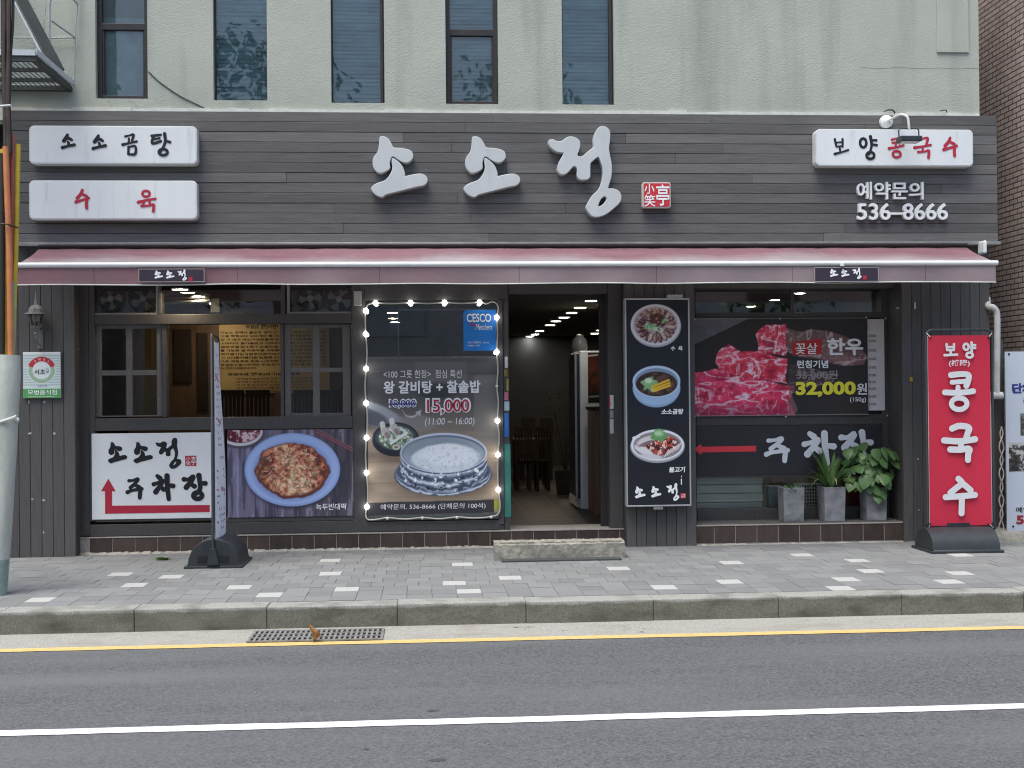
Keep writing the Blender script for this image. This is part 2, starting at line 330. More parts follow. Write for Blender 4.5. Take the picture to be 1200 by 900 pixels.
# ------------------------------------------------------------------ printed pictures: a fine sheet whose dots carry the ink
class Print:
    def __init__(s, x0, y0, x1, y1, k=1.6, base=(0, 0, 0), seed=1):
        s.r = (x0, y0, x1, y1); s.w = int((x1 - x0) * k); s.h = int((y1 - y0) * k)
        s.px, s.py = np.meshgrid(np.linspace(x0, x1, s.w), np.linspace(y0, y1, s.h))
        s.a = np.ones((s.h, s.w, 3)) * np.array(base) / 255.; s.g = np.random.default_rng(seed); s.k = k; s.lift = 1.0
    def noise(s, cx, cy=None, octv=3):
        cy = cy or cx; out = 0; amp = 1; tot = 0
        for o in range(octv):
            gx = max(2, int((s.r[2] - s.r[0]) / cx * 2 ** o) + 2); gy = max(2, int((s.r[3] - s.r[1]) / cy * 2 ** o) + 2)
            q = s.g.random((gy, gx)); X = np.linspace(0, gx - 1.001, s.w); Y = np.linspace(0, gy - 1.001, s.h)
            xi = X.astype(int); yi = Y.astype(int); fx = X - xi; fy = (Y - yi)[:, None]
            fx = fx * fx * (3 - 2 * fx); fy = fy * fy * (3 - 2 * fy)
            v = (q[yi][:, xi] * (1 - fx) + q[yi][:, xi + 1] * fx) * (1 - fy) + (q[yi + 1][:, xi] * (1 - fx) + q[yi + 1][:, xi + 1] * fx) * fy
            out = out + v * amp; tot += amp; amp *= .55
        return out / tot
    def mix(s, mask, col):
        col = np.asarray(col, float); col = col / 255. if col.ndim == 1 else col
        mask = np.clip(mask, 0, 1)[..., None]; s.a = s.a * (1 - mask) + col * mask
    def ell(s, cx, cy, rx, ry, col, soft=.8, rot=0, al=1, wob=None):
        c, n = math.cos(rot), math.sin(rot); dx, dy = s.px - cx, s.py - cy
        d = np.hypot((dx * c + dy * n) / rx, (-dx * n + dy * c) / ry)
        if wob is not None: d = d + wob
        m = np.clip((1 - d) * min(rx, ry) / soft + .5, 0, 1) * al
        s.mix(m, col); return m
    def poly(s, pts, col, soft=.8, al=1):
        # convex-agnostic: even-odd with slight blur through supersampled edges
        m = np.zeros((s.h, s.w)); off = .3
        for ox in (-off, off):
            for oy in (-off, off):
                ins = np.zeros((s.h, s.w), bool); X, Y = s.px + ox, s.py + oy
                for i in range(len(pts)):
                    (xa, ya), (xb, yb) = pts[i], pts[(i + 1) % len(pts)]
                    if ya == yb: continue
                    ins ^= ((ya > Y) != (yb > Y)) & (X < (xb - xa) * (Y - ya) / (yb - ya) + xa)
                m += ins / 4
        s.mix(m * al, col); return m
    def line(s, x0, y0, x1, y1, wd, col, al=1):
        dx, dy = x1 - x0, y1 - y0; l2 = dx * dx + dy * dy or 1
        t = np.clip(((s.px - x0) * dx + (s.py - y0) * dy) / l2, 0, 1)
        d = np.hypot(s.px - x0 - t * dx, s.py - y0 - t * dy); s.mix(np.clip((wd / 2 - d) / .6 + .5, 0, 1) * al, col)
    def build(s, name, Y, m, parent=None, warp=None, org=None):
        X0, X1, Z0, Z1 = rect(*s.r, Y)
        xs = np.linspace(X0, X1, s.w); zs = np.linspace(Z1, Z0, s.h); gx, gz = np.meshgrid(xs, zs)
        gy = np.full_like(gx, Y)
        if warp: gy = gy + warp((gx - X0) / (X1 - X0), (gz - Z0) / (Z1 - Z0)); 
        o0 = Vector(parent.get('_o', (0, 0, 0))) if parent is not None else Vector(org or (0, 0, 0))
        co = np.stack([gx - o0.x, gy - o0.y, gz - o0.z], -1).reshape(-1, 3).astype(np.float32)
        i = np.arange(s.h * s.w).reshape(s.h, s.w)
        q = np.stack([i[1:, :-1], i[1:, 1:], i[:-1, 1:], i[:-1, :-1]], -1).reshape(-1, 4)
        me = bpy.data.meshes.new(name); me.vertices.add(len(co)); me.vertices.foreach_set('co', co.ravel())
        me.loops.add(q.size); me.loops.foreach_set('vertex_index', q.ravel().astype(np.int32))
        me.polygons.add(len(q)); me.polygons.foreach_set('loop_start', np.arange(0, q.size, 4, dtype=np.int32))
        me.update(calc_edges=True)
        a = np.clip(s.a, 0, 1) ** s.lift; a = np.where(a <= .04045, a / 12.92, ((a + .055) / 1.055) ** 2.4)
        ca = me.color_attributes.new('tint', 'FLOAT_COLOR', 'POINT')
        ca.data.foreach_set('color', np.concatenate([a.reshape(-1, 3), np.ones((s.h * s.w, 1))], 1).astype(np.float32).ravel())
        me.polygons.foreach_set('use_smooth', [True] * len(q))
        me.materials.append(m); o = bpy.data.objects.new(name, me); COL.objects.link(o); o['_o'] = tuple(o0)
        if parent is not None: o.parent = parent
        else: o.location = o0
        return o

# ------------------------------------------------------------------ palette
stucco = mat('stucco', (.405, .42, .36), .9, .07, 1.6, .55, 75, stain=((.235, .25, .215), 1.1, (2.6, 1, .28), .50, .86))
trimw = mat('white_sealant', (.62, .63, .58), .8, .15, 9, .2, 40)
board_m = attr_mat('stained_board', .62, .35, .22, 9, (.35, 1, 7), .25, 30)
vboard_m = attr_mat('stained_upright_board', .65, .3, .2, 9, (7, 1, .35), .22, 30)
frame_m = mat('dark_wood_frame', (.062, .059, .058), .5, .2, 12, .1, 40, (5, 1, 1))
dframe_m = mat('dark_window_frame', (.030, .026, .026), .45, .2, 12)
sash_m = mat('grey_sash_paint', (.12, .113, .108), .5, .15, 20)
tile_m = attr_mat('brown_tile', .45, .45, .3, 11, (1, 1, .4), .08, 50)
grout_m = mat('pale_grout', (.36, .33, .29), .9, .2, 30)
mortar_m = mat('rough_mortar', (.36, .34, .30), .95, .25, 14, .7, 60)
awn_m = mat('maroon_awning_cloth', (.225, .082, .098), .75, .16, 3, .12, 200, (.5, 1, 2), stain=((.30, .165, .175), 2.0, (.6, 1, 1), .42, .72))
awnv_m = mat('maroon_valance_cloth', (.19, .07, .082), .8, .16, 3, .12, 200, (.5, 1, 2), stain=((.23, .12, .13), 2.0, (.6, 1, 1), .42, .75))
whitem = mat('white_painted_metal', (.66, .67, .66), .4, .06, 8)
bulbless = mat('lamp_white_plastic', (.72, .72, .70), .35, 0)
face_m = mat('sign_face_acrylic', (.70, .715, .72), .35, .05, 2.2, 0, 1, (1, 1, .3), stain=((.46, .48, .50), 3, (5, 1, .35), .58, .85))
signrim = mat('sign_rim', (.62, .63, .62), .4, .08, 8)
letter_m = mat('letter_enamel', (.50, .52, .525), .4, .05, 4, stain=((.44, .46, .47), 3, (3, 1, .4), .55, .85))
letrim_m = mat('letter_return', (.50, .49, .45), .5, .1, 8)
ink = mat('black_ink', (.012, .012, .016), .5, 0)
redink = mat('red_ink', (.42, .022, .05), .5, .05, 8)
redbright = mat('red_sticker', (.52, .035, .045), .45, .05, 8)
whiteink = mat('white_ink', (.80, .81, .82), .5, 0)
yellowink = mat('yellow_ink', (.86, .80, .06), .5, 0)
greyink = mat('grey_ink', (.34, .30, .29), .5, 0)
navyink = mat('navy_ink', (.03, .04, .22), .5, 0)
greenink = mat('green_ink', (.09, .33, .12), .5, .05, 9)
print_m = attr_mat('printed_vinyl', .42, .4)
black_p = mat('black_panel', (.03, .03, .034), .42, .1, 6)
alu = mat('brushed_aluminium', (.52, .53, .53), .35, .1, 20, metal=.6)
steel = mat('galvanised_steel', (.30, .32, .32), .5, .2, 14, metal=.5)
darksteel = mat('painted_dark_steel', (.045, .05, .05), .6, .25, 10)
rubber = mat('black_plastic', (.028, .033, .038), .5, .2, 10, .1, 100)
concrete = mat('old_concrete', (.28, .265, .225), .95, .4, 11, .7, 26, stain=((.16, .155, .13), 5, (1, 1, 1.5), .5, .8))
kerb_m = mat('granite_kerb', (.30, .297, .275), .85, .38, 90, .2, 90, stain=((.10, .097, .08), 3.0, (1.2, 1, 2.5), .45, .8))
gutter_m = mat('gutter_concrete', (.32, .31, .28), .95, .3, 60, .5, 90, stain=((.25, .23, .19), 3, (1, 2, 1), .52, .8))
asph = mat('asphalt', (.098, .100, .105), .9, .62, 62, .7, 90, stain=((.145, .146, .15), .9, (.25, 1.9, 1), .42, .85))
yline = mat('yellow_road_paint', (.62, .43, .17), .75, .14, 25, .15, 120, stain=((.42, .33, .17), 9, (1, 1, 1), .58, .85))
wline = mat('white_road_paint', (.74, .75, .75), .7, .08, 30, .15, 120, stain=((.42, .42, .42), 9, (1, 1, 1), .56, .85))
paver_m = attr_mat('paver', .9, .25, .22, 70, (1, 1, 1), .35, 120)
joint_m = mat('sand_joint', (.17, .165, .155), .95, .2, 40)
soil_m = mat('far_ground', (.16, .155, .14), .95, .2, 2)
glass = glass_mat('shop_glass', (.86, .9, .9), 1.8)
upglass = glass_mat('upper_glass', (.82, .93, .92), 1.85, .015, .05, 1.3)
film_glass = glass_mat('filmed_glass', (.8, .85, .85), 2.5)
wood_in = mat('interior_wood', (.10, .062, .034), .5, .25, 6, .05, 30, (6, 6, .6))
darkwood = mat('dark_interior_wood', (.030, .022, .017), .7, .25, 8, 0, 1, (6, 6, .6), spec=.12)
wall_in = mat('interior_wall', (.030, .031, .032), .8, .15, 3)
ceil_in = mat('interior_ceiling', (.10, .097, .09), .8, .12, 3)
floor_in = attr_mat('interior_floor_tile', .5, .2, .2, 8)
warm = emit_mat('warm_lamp', (1.0, .80, .54), 60)
cool = emit_mat('cool_lamp', (1.0, .97, .92), 45)
bulb_e = emit_mat('bulb_glow', (1.0, .98, .95), 7)
leaf_m = mat('leaf', (.10, .19, .05), .4, .3, 25, .1, 40)
leafb = mat('broad_leaf', (.085, .165, .052), .38, .25, 14, .1, 30)
leafy = mat('pale_leaf', (.30, .34, .14), .5, .2, 14)
pot_m = mat('grey_planter', (.22, .225, .235), .75, .25, 9, .25, 45, stain=((.11, .112, .118), 5, (1, 1, 1.6), .5, .75))
earth = mat('potting_soil', (.05, .038, .026), .95, .3, 40, .6, 60)
brick_m = bpy.data.materials.new('brown_brick'); brick_m.use_nodes = True
_t = brick_m.node_tree; _b = _t.nodes['Principled BSDF']; _N = _t.nodes.new; _L = _t.links.new
_g = _N('ShaderNodeNewGeometry'); _s = _N('ShaderNodeSeparateXYZ'); _L(_g.outputs['Position'], _s.inputs[0])
_ad = _N('ShaderNodeMath'); _ad.operation = 'ADD'; _L(_s.outputs[0], _ad.inputs[0]); _L(_s.outputs[1], _ad.inputs[1])
_c = _N('ShaderNodeCombineXYZ'); _L(_ad.outputs[0], _c.inputs[0]); _L(_s.outputs[2], _c.inputs[1])
_k = _N('ShaderNodeTexBrick'); _k.inputs['Scale'].default_value = 1; _k.inputs['Brick Width'].default_value = .19; _k.inputs['Row Height'].default_value = .06
_k.inputs['Mortar Size'].default_value = .008; _k.inputs['Color1'].default_value = (.60, .47, .43, 1); _k.inputs['Color2'].default_value = (.47, .37, .345, 1)
_k.inputs['Mortar'].default_value = (.075, .06, .055, 1); _k.inputs['Mortar Smooth'].default_value = .2; _k.inputs['Bias'].default_value = -.1
_L(_c.outputs[0], _k.inputs['Vector']); _n = _N('ShaderNodeTexNoise'); _n.inputs['Scale'].default_value = 5; _n.inputs['Detail'].default_value = 5
_L(_g.outputs['Position'], _n.inputs['Vector']); _mx = _N('ShaderNodeMix'); _mx.data_type = 'RGBA'; _mx.blend_type = 'MULTIPLY'; _mx.inputs[0].default_value = .7
_rr = _N('ShaderNodeMapRange'); _rr.inputs['To Min'].default_value = .55; _rr.inputs['To Max'].default_value = 1.35; _L(_n.outputs['Fac'], _rr.inputs['Value'])
_L(_k.outputs['Color'], _mx.inputs[6]); _L(_rr.outputs[0], _mx.inputs[7]); _L(_mx.outputs[2], _b.inputs['Base Color']); _b.inputs['Roughness'].default_value = .85
_bp = _N('ShaderNodeBump'); _bp.inputs['Strength'].default_value = .6; _bp.inputs['Distance'].default_value = .01; _bp.invert = True
_L(_k.outputs['Fac'], _bp.inputs['Height']); _L(_bp.outputs[0], _b.inputs['Normal'])

# ------------------------------------------------------------------ the ground
ZR = -.17                                            # road level; the pavement is at 0
YK = atz(600, 705.5, 0).y                            # front edge of the kerb
YYEL = atz(600, 749.3, ZR).y; YWHT = atz(600, 844, ZR).y
struct(MB().box(-300, 300, -300, 300, ZR - .30, ZR - .012).build('ground', soil_m))
struct(MB().add([(-60, -34, ZR), (60, -34, ZR), (60, YYEL - .02, ZR), (-60, YYEL - .02, ZR)], [(0, 1, 2, 3)]).build('road', asph))
struct(MB().add([(-60, YYEL - .02, ZR), (60, YYEL - .02, ZR), (60, YK + .02, ZR), (-60, YK + .02, ZR)], [(0, 1, 2, 3)]).build('gutter', gutter_m))
def strip(name, y, wd, m, z=.004):
    mb = MB(); n = 240; vs = []
    for i in range(n + 1):
        x = -30 + 60 * i / n
        vs += [(x, y - wd / 2 + rnd.uniform(-.005, .005), ZR + z), (x, y + wd / 2 + rnd.uniform(-.005, .005), ZR + z)]
    mb.add(vs, [(2 * i, 2 * i + 2, 2 * i + 3, 2 * i + 1) for i in range(n)]); return struct(mb.build(name, m))
strip('yellow_line', YYEL, .115, yline); strip('white_line', YWHT, .115, wline)
kj = [atz(x, y, 0).x for x, y in ((147, 722), (305, 718), (461, 713), (614, 708), (765, 704), (915, 701), (1064, 699))]
ks = (kj[-1] - kj[0]) / 6
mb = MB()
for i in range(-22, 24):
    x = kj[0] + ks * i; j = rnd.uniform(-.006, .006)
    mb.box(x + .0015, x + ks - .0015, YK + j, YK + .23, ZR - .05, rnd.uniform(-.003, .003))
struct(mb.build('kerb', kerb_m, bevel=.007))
t_ = kerb_m.node_tree; N_ = t_.nodes.new; L_ = t_.links.new; pb_ = t_.nodes['Principled BSDF']      # stones darker below their top edge, ragged boundary
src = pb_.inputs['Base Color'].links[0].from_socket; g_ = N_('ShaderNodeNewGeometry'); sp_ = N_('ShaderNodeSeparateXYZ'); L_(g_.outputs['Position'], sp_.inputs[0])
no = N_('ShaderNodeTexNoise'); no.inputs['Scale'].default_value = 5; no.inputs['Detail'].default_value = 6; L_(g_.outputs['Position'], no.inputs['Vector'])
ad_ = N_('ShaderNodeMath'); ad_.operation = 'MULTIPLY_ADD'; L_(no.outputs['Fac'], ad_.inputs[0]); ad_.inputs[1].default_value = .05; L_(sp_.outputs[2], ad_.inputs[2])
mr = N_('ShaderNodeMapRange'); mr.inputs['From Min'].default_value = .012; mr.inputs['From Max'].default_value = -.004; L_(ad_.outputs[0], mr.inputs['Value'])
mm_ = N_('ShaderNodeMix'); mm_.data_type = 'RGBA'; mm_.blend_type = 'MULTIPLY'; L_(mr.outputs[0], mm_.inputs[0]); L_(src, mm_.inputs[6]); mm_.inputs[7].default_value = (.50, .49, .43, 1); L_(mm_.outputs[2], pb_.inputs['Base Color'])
# pavement: loose rows of pavers, some of them white
BW = .2045; BD = .226
whites = [(142, 672), (202, 675), (157, 686), (52, 700), (131, 710), (280, 688), (301, 700), (386, 658), (392, 671), (406, 691), (375, 705), (542, 663), (534, 683), (564, 694), (605, 676), (724, 667), (793, 689), (851, 659), (857, 682), (937, 649), (1005, 655), (1010, 668), (996, 679), (989, 691), (1138, 672), (1105, 683), (1133, 650)]
wp = [atz(x, y, 0) for x, y in whites]
mb = MB(); y1 = YK + .235; r = 0
while y1 < .6:
    y2 = y1 + BD; inrow = [p.x for p in wp if y1 <= p.y < y2]
    ph = (inrow[0] - BW / 2) % BW if inrow else (r * .5 + rnd.uniform(-.12, .12)) * BW
    x = -12 + ph - (BW - (12 % BW))
    i0 = math.floor((-11 - ph) / BW)
    for i in range(i0, i0 + 112):
        x = ph + i * BW
        wh = any(abs(q - (x + BW / 2)) < BW * .5 for q in inrow)
        b = rnd.uniform(.18, .225)
        mb.cur = (.42, .42, .41) if wh else (b, b * rnd.uniform(1.01, 1.025), b * rnd.uniform(1.01, 1.04))
        g = rnd.uniform(.0012, .0024); z = rnd.uniform(-.002, .001)
        mb.box(x + g, x + BW - g, y1 + g * .8, y2 - g * .8, -.06, z)
    y1 = y2; r += 1
mb.cur = None
struct(mb.build('sidewalk', paver_m))
struct(MB().add([(-60, YK + .10, -.014), (60, YK + .10, -.014), (60, .6, -.014), (-60, .6, -.014)], [(0, 1, 2, 3)]).build('pavement_bed', joint_m))
# the same pavement carries on past the pavers in view
for s_ in (-1, 1):
    struct(MB().box(s_ * 60, s_ * 12.05, YK + .235, .6, -.1, -.002).build('far_pavement', mat('far_pavement', (.235, .24, .245), .9, .15, 12)))

# ------------------------------------------------------------------ the building
XL, XR = at(-260, 250, 0).x, at(1148, 60, 0).x
bld = thing('restaurant_building', 'grey stucco building with a dark timber clad restaurant front on its ground floor', 'building', (0, 3, 0))
def part(mb, name, m, parent=bld, **k): return mb.build(name, m, parent, **k)
ZF0, ZF1 = at(600, 285.5, -.18).z, at(600, 132.5, -.18).z
def wall_holes(x0, x1, z0, z1, holes, Y, dep):
    mb = MB(); xs = sorted({x0, x1} | {h[0] for h in holes} | {h[1] for h in holes}); zs = sorted({z0, z1} | {h[2] for h in holes} | {h[3] for h in holes})
    for a, b in zip(xs, xs[1:]):
        for c, d in zip(zs, zs[1:]):
            if any(h[0] <= (a + b) / 2 <= h[1] and h[2] <= (c + d) / 2 <= h[3] for h in holes): continue
            mb.quad((a, Y, c), (b, Y, c), (b, Y, d), (a, Y, d))
    for a, b, c, d in holes:
        mb.quad((a, Y, c), (a, Y, d), (a, Y + dep, d), (a, Y + dep, c)); mb.quad((b, Y, c), (b, Y + dep, c), (b, Y + dep, d), (b, Y, d))
        mb.quad((a, Y, c), (a, Y + dep, c), (b, Y + dep, c), (b, Y, c)); mb.quad((a, Y, d), (b, Y, d), (b, Y + dep, d), (a, Y + dep, d))
    return mb
YS = .02
wins = []
for (a, b, bot) in ((112, 173, 115.5), (250, 313, 117.5), (388, 450.5, 120.5), (522.5, 584, 121.8), (659, 720, 122.5)):
    x0, x1, z0, _ = rect(a, bot - 60, b, bot, YS); z0 = at((a + b) / 2, bot, YS).z; wins.append((x0, x1, z0, z0 + 2.3))
ZTOP = 7.4
mb = wall_holes(XL, XR, ZF1 - .1, ZTOP, wins, YS, .16)
mb.quad((XR, YS, ZF1 - .1), (XR, 11.5, ZF1 - .1), (XR, 11.5, ZTOP), (XR, YS, ZTOP)); mb.quad((XL, YS, ZF1 - .1), (XL, 11.5, ZF1 - .1), (XL, 11.5, ZTOP), (XL, YS, ZTOP))
mb.quad((XL, YS, ZTOP), (XR, YS, ZTOP), (XR, 11.5, ZTOP), (XL, 11.5, ZTOP)); mb.quad((XL, 11.5, -.1), (XR, 11.5, -.1), (XR, 11.5, ZTOP), (XL, 11.5, ZTOP))
part(mb, 'upper_wall', stucco)
# upstairs windows
blind_d = mat('dusky_blind', (.50, .63, .67), .7, .35, 3, 0, 1, (.6, 1, 5))
blind_w = mat('white_blind', (.50, .49, .46), .7, .1, 3)
for k, (x0, x1, z0, z1) in enumerate(wins):
    split = k in (0, 3); m = .045 if split else .012
    fr = MB(); fr.ring(x0 + .002, x1 - .002, z0 + .002, z1, m, YS + .07, YS + .13)
    if split:
        zm = at(140 if k == 0 else 553, 31 if k == 0 else 38, YS + .07).z
        fr.box(x0 + m, x1 - m, YS + .072, YS + .128, zm - .035, zm + .035)
        fr.box(x0 + m, x0 + m + .022, YS + .085, YS + .12, z0 + m, zm - .035)
        fr.box(x1 - m - .02, x1 - m, YS + .085, YS + .12, z0 + m, zm - .035)
    else:
        fr.box(x1 - .045, x1 - .014, YS + .06, YS + .13, z0 + .014, z1 - .014) if k in (2, 4) else None
    wn = part(fr, 'window', dframe_m, bevel=.004)
    MB().add([(x0 + m, YS + .10, z0 + m), (x1 - m, YS + .10, z0 + m), (x1 - m, YS + .10, z1 - m), (x0 + m, YS + .10, z1 - m)], [(0, 1, 2, 3)]).build('glass', upglass, wn)
    bl = MB()
    if k == 0:
        zb = at(140, 22, YS + .2).z; bl.box(x0 + .003, x1 - .003, YS + .135, YS + .14, zb, z1)
        bl.build('blind', blind_w, wn)
        MB().box(x0 + .003, x1 - .003, YS + .145, YS + .155, z0 + .003, z1).build('curtain', mat('grey_net', (.62, .70, .71), .8, .25, 4), wn)
    else:
        z = z0 + .02 
        zz = z0; n = 0
        while zz < z1:
            h = .045; t = rnd.uniform(.004, .03)
            bl.add([(x0 + .003, YS + .133 + t * .6, zz), (x1 - .003, YS + .133 + rnd.uniform(.002, .018), zz), (x1 - .003, YS + .155, zz + h), (x0 + .003, YS + .155, zz + h)], [(0, 1, 2, 3)]); zz += h - .003
        bl.build('blind', blind_d if k != 3 else mat('grey_blind', (.56, .65, .68), .7, .3, 3, 0, 1, (.6, 1, 5)), wn)
    bk = MB(); bk.box(x0 - .3, x1 + .3, YS + .34, YS + .36, z0 - .1, z1 + .1); bk.build('dark_room_board', black_p, wn)  # black board stands for the unlit room behind
# sealant line over the timber fascia, access panel
mb = MB(); n = 60
xa, xb = at(-200, 130, -.02).x, at(1149, 131, -.02).x
for i in range(n):
    a = xa + (xb - xa) * i / n; b = xa + (xb - xa) * (i + 1) / n; zt0 = at(600, 129.6, 0).z; mb.box(a, b, YS - .012 - rnd.uniform(0, .012), YS - .001, ZF1 - .06, zt0 + rnd.uniform(-.007, .007) + (.012 if rnd.random() < .12 else 0))
part(mb, 'sealant_line', trimw)
for pts_ in (((1008, 79), (1030, 80.2), (1052, 79), (1079, 80.4), (1101, 79.4), (1120, 80.6), (1147, 80)), ((128, 118), (130, 122), (129, 127)), ((150, 117), (158, 121), (163, 126))):
    part(MB().tube([tuple(at(x, y, YS - .0005)) for x, y in pts_], .0016, 5), 'hairline_crack', mat('crack_dark', (.2, .2, .18), .9, 0))
x0, x1, z0, z1 = rect(1097, -60, 1134, 62, YS)
part(MB().box(x0, x1, YS - .02, YS - .001, z0, z1), 'access_panel', stucco, bevel=.004)

# timber fascia: rows of boards
XF0, XF1 = at(12, 250, -.18).x, at(1168.5, 200, -.18).x
mb = MB(); nb = 13; bh = (ZF1 - ZF0) / nb
for i in range(nb):
    z = ZF0 + i * bh; x = XF0
    while x < XF1 - .01:
        l = rnd.choice((2.4, 3.6, 4.8, 6.0)) * rnd.uniform(.7, 1.0); e = min(XF1, x + l)
        if XF1 - e < .5: e = XF1
        g = rnd.uniform(.085, .137); mb.cur = (g, g * .96, g * .945); d = rnd.uniform(0, .005)
        mb.box(x + .0006, e - .0006, -.18 - d, -.155, z + .003, z + bh - .001); x = e
mb.cur = None
part(mb, 'fascia', board_m, bevel=.003, segs=1)
part(MB().box(XF0 + .004, XF1 - .004, -.1545, YS - .002, ZF0 + .004, ZF1 - .004), 'fascia_box', dframe_m)
xa, xb = XF0 - .02, XF1 + .01
part(MB().box(xa, xb, -.225, -.184, ZF0 - .022, ZF0 + .012), 'fascia_flashing', mat('weathered_flashing', (.27, .27, .26), .5, .3, 9, .1, 40, (.5, 1, 1), metal=.4), bevel=.004)
# ground floor pillars clad with upright boards
def pillar(px0, px1, Y, zt, n, name='pillar', zb=-.03):
    x0, x1 = at(px0, 500, Y).x, at(px1, 500, Y).x; mb = MB(); wv = (x1 - x0) / n
    for i in range(n):
        g = rnd.uniform(.075, .10); mb.cur = (g, g * .955, g * .94)
        mb.box(x0 + i * wv + .003, x0 + (i + 1) * wv - .001, Y - rnd.uniform(0, .003), Y + .024, zb, zt)
    mb.cur = None; return part(mb, name, vboard_m, bevel=.003, segs=1)
ZU = ZF0 - .01
pillar(-260, 88, 0, ZU, 26, zb=-.03); pillar(733, 815, 0, ZU, 7); pillar(1058, 1161, 0, ZU, 9)
xl, xm0, xm1, xr = at(88, 500, 0).x, at(733, 500, 0).x, at(815, 500, 0).x, at(1058, 500, 0).x; xre = at(1161, 500, 0).x
cm = mat('pillar_side_boards', (.062, .058, .056), .6, .2, 9, .2, 30, (7, 7, .35))
for b_ in ((XL, xl - .001, .6), (xm0 + .001, xm1 - .001, .42), (xr + .001, xre - .001, 11.4)): part(MB().box(b_[0], b_[1], .026, b_[2], -.03, ZU), 'pillar_core', cm)
# pale scrapes where stickers came off the left pillar
for (x, y, w_, h_) in ((34, 471, 3, 4), (52, 471, 3, 4), (35, 508, 5, 4), (63, 508, 4, 4), (38, 585, 5, 1.6), (51, 586, 4, 3), (51, 624, 2.5, 4), (92, 410, 3, 1)):
    c = at(x, y, -.0045); a = .5 * w_ / 112; b = .5 * h_ / 112; pts = []
    for q in range(9):
        an = 2 * math.pi * q / 9; rr = rnd.uniform(.35, 1.1); pts.append((c.x + a * rr * math.cos(an), -.0045, c.z + b * rr * math.sin(an)))
    part(MB().add(pts, [tuple(range(9))]), 'paint_scrape', mat('scrape_white', (.42, .42, .40), .8, .2, 60))
for (x, y, w_, h_, c_) in ((1068, 444.5, 3.5, 5, (.40, .28, .03)), (1072.5, 358, 2, 8, (.45, .45, .44)), (1052, 361, 4, 1.2, (.4, .4, .38)), (1076, 538, 2, 2, (.3, .3, .3)), (1077, 598, 2, 1.6, (.3, .3, .3))):
    part(MB().pbox(x - w_ / 2, y - h_ / 2, x + w_ / 2, y + h_ / 2, -.014, -.0035), 'pillar_fixing', mat('fixing_%d' % x, c_, .5, 0), bevel=.003)
# tiled plinths
YP = .15; ZP = at(345, 625.5, YP).z
def plinth(x0, x1, Y0, Y1, zt, px_first, step, zb=-.03):
    core = MB().box(x0, x1, Y0 + .006, Y1, zb, zt - .012); core.box(x0, x1, Y0 - .006, Y1, zt - .012, zt)
    pl = part(core, 'plinth', grout_m)
    mb = MB(); x = px_first; 
    while x < x1 - .01:
        a, b = max(x + .004, x0 + .002), min(x + step - .004, x1 - .002)
        if b - a > .01:
            g = rnd.uniform(.8, 1.15); mb.cur = (.062 * g, .044 * g, .036 * g); mb.box(a, b, Y0, Y0 + .0055, zb + .05, zt - .0135)
        x += step
    mb.cur = None; mb.build('tile', tile_m, pl, bevel=.0015, segs=1); return pl
st = at(610, 640, YP).x - at(559, 640, YP).x
plinth(xl + .001, xm0 - .001, YP, .6, ZP, at(105, 640, YP).x - 0, st / 2)
ZP2 = at(937, 613.5, .03).z
plinth(xm1 + .001, xr - .001, .03, .62, ZP2, at(837, 630, .03).x - st / 2, st / 2)
ledge_m = mat('grey_ledge', (.115, .108, .102), .7, .25, 10, .2, 50)
part(MB().box(xm1 + .004, xr - .004, .05, .395, ZP2 + .0005, ZP2 + .008), 'ledge_top', ledge_m)
# rough mortar along the foot of the plinth
mb = MB(); n = 150
for i in range(n):
    a = xl + (xm0 - xl) * i / n; b = xl + (xm0 - xl) * (i + 1) / n
    h = .012 + .016 * rnd.random(); d = .035 + .045 * rnd.random()
    mb.add([(a, YP - d, -.01), (b, YP - d * rnd.uniform(.8, 1.2), -.01), (b, YP + .003, h), (a, YP + .003, h)], [(0, 1, 2, 3)])
part(mb, 'mortar_joint', mortar_m); mb = MB()
for i in range(60):
    a = xm1 + (xre - xm1) * i / 60; b = xm1 + (xre - xm1) * (i + 1) / 60; h = .004 + .012 * rnd.random(); d = .02 + .03 * rnd.random()
    mb.add([(a, -.004 - d, -.01), (b, -.004 - d, -.01), (b, .032, h), (a, .032, h)], [(0, 1, 2, 3)])
part(mb, 'mortar_joint', mortar_m)
# left shop window frame
YFm = .16
def pb(name, boxes, m, Y0, Y1, parent=bld, bevel=.004):
    mb = MB()
    for b in boxes: mb.pbox(*b, Y0, Y1)
    return part(mb, name, m, parent, bevel=bevel)
ZL = ZP + .001
# posts
pb('window_frame', [(88.5, 300, 104, 628, ), ], frame_m, YFm, YFm + .2)
zt = ZU + .05
def xr_(a, b, Y): return at(a, 480, Y).x, at(b, 480, Y).x
def zz_(y, x, Y): return at(x, y, Y).z
mb = MB()
def fbox(pxa, pxb, pya, pyb, Y0=YFm, Y1=YFm + .16, xm=None):
    xm = xm or (pxa + pxb) / 2; mb.box(at(pxa, 480, Y0).x, at(pxb, 480, Y0).x, Y0, Y1, at(xm, pyb, Y0).z, at(xm, pya, Y0).z)
fbox(104.3, 111, 300, 611); fbox(413, 428, 300, 611)                     # uprights
fbox(111.2, 412.8, 368, 379.5); fbox(111.2, 412.8, 489, 503.5)           # middle rails
fbox(104.3, 585, 611.2, 624.8)                                            # sill rail
fbox(250, 263, 503.7, 611)                                                # divider between the two boards
fbox(186.5, 190, 300, 367.8); fbox(330, 335, 300, 367.8)
fbox(190.2, 195.5, 379.7, 488.8, YFm + .03); fbox(329, 333, 379.7, 488.8, YFm + .03)
fbox(428.2, 596, 320, 351); fbox(584.5, 590, 351.2, 611)
fbox(428.2, 584.3, 606.5, 611)
fbox(111.2, 250, 606, 611); fbox(263.2, 412.8, 605, 611)
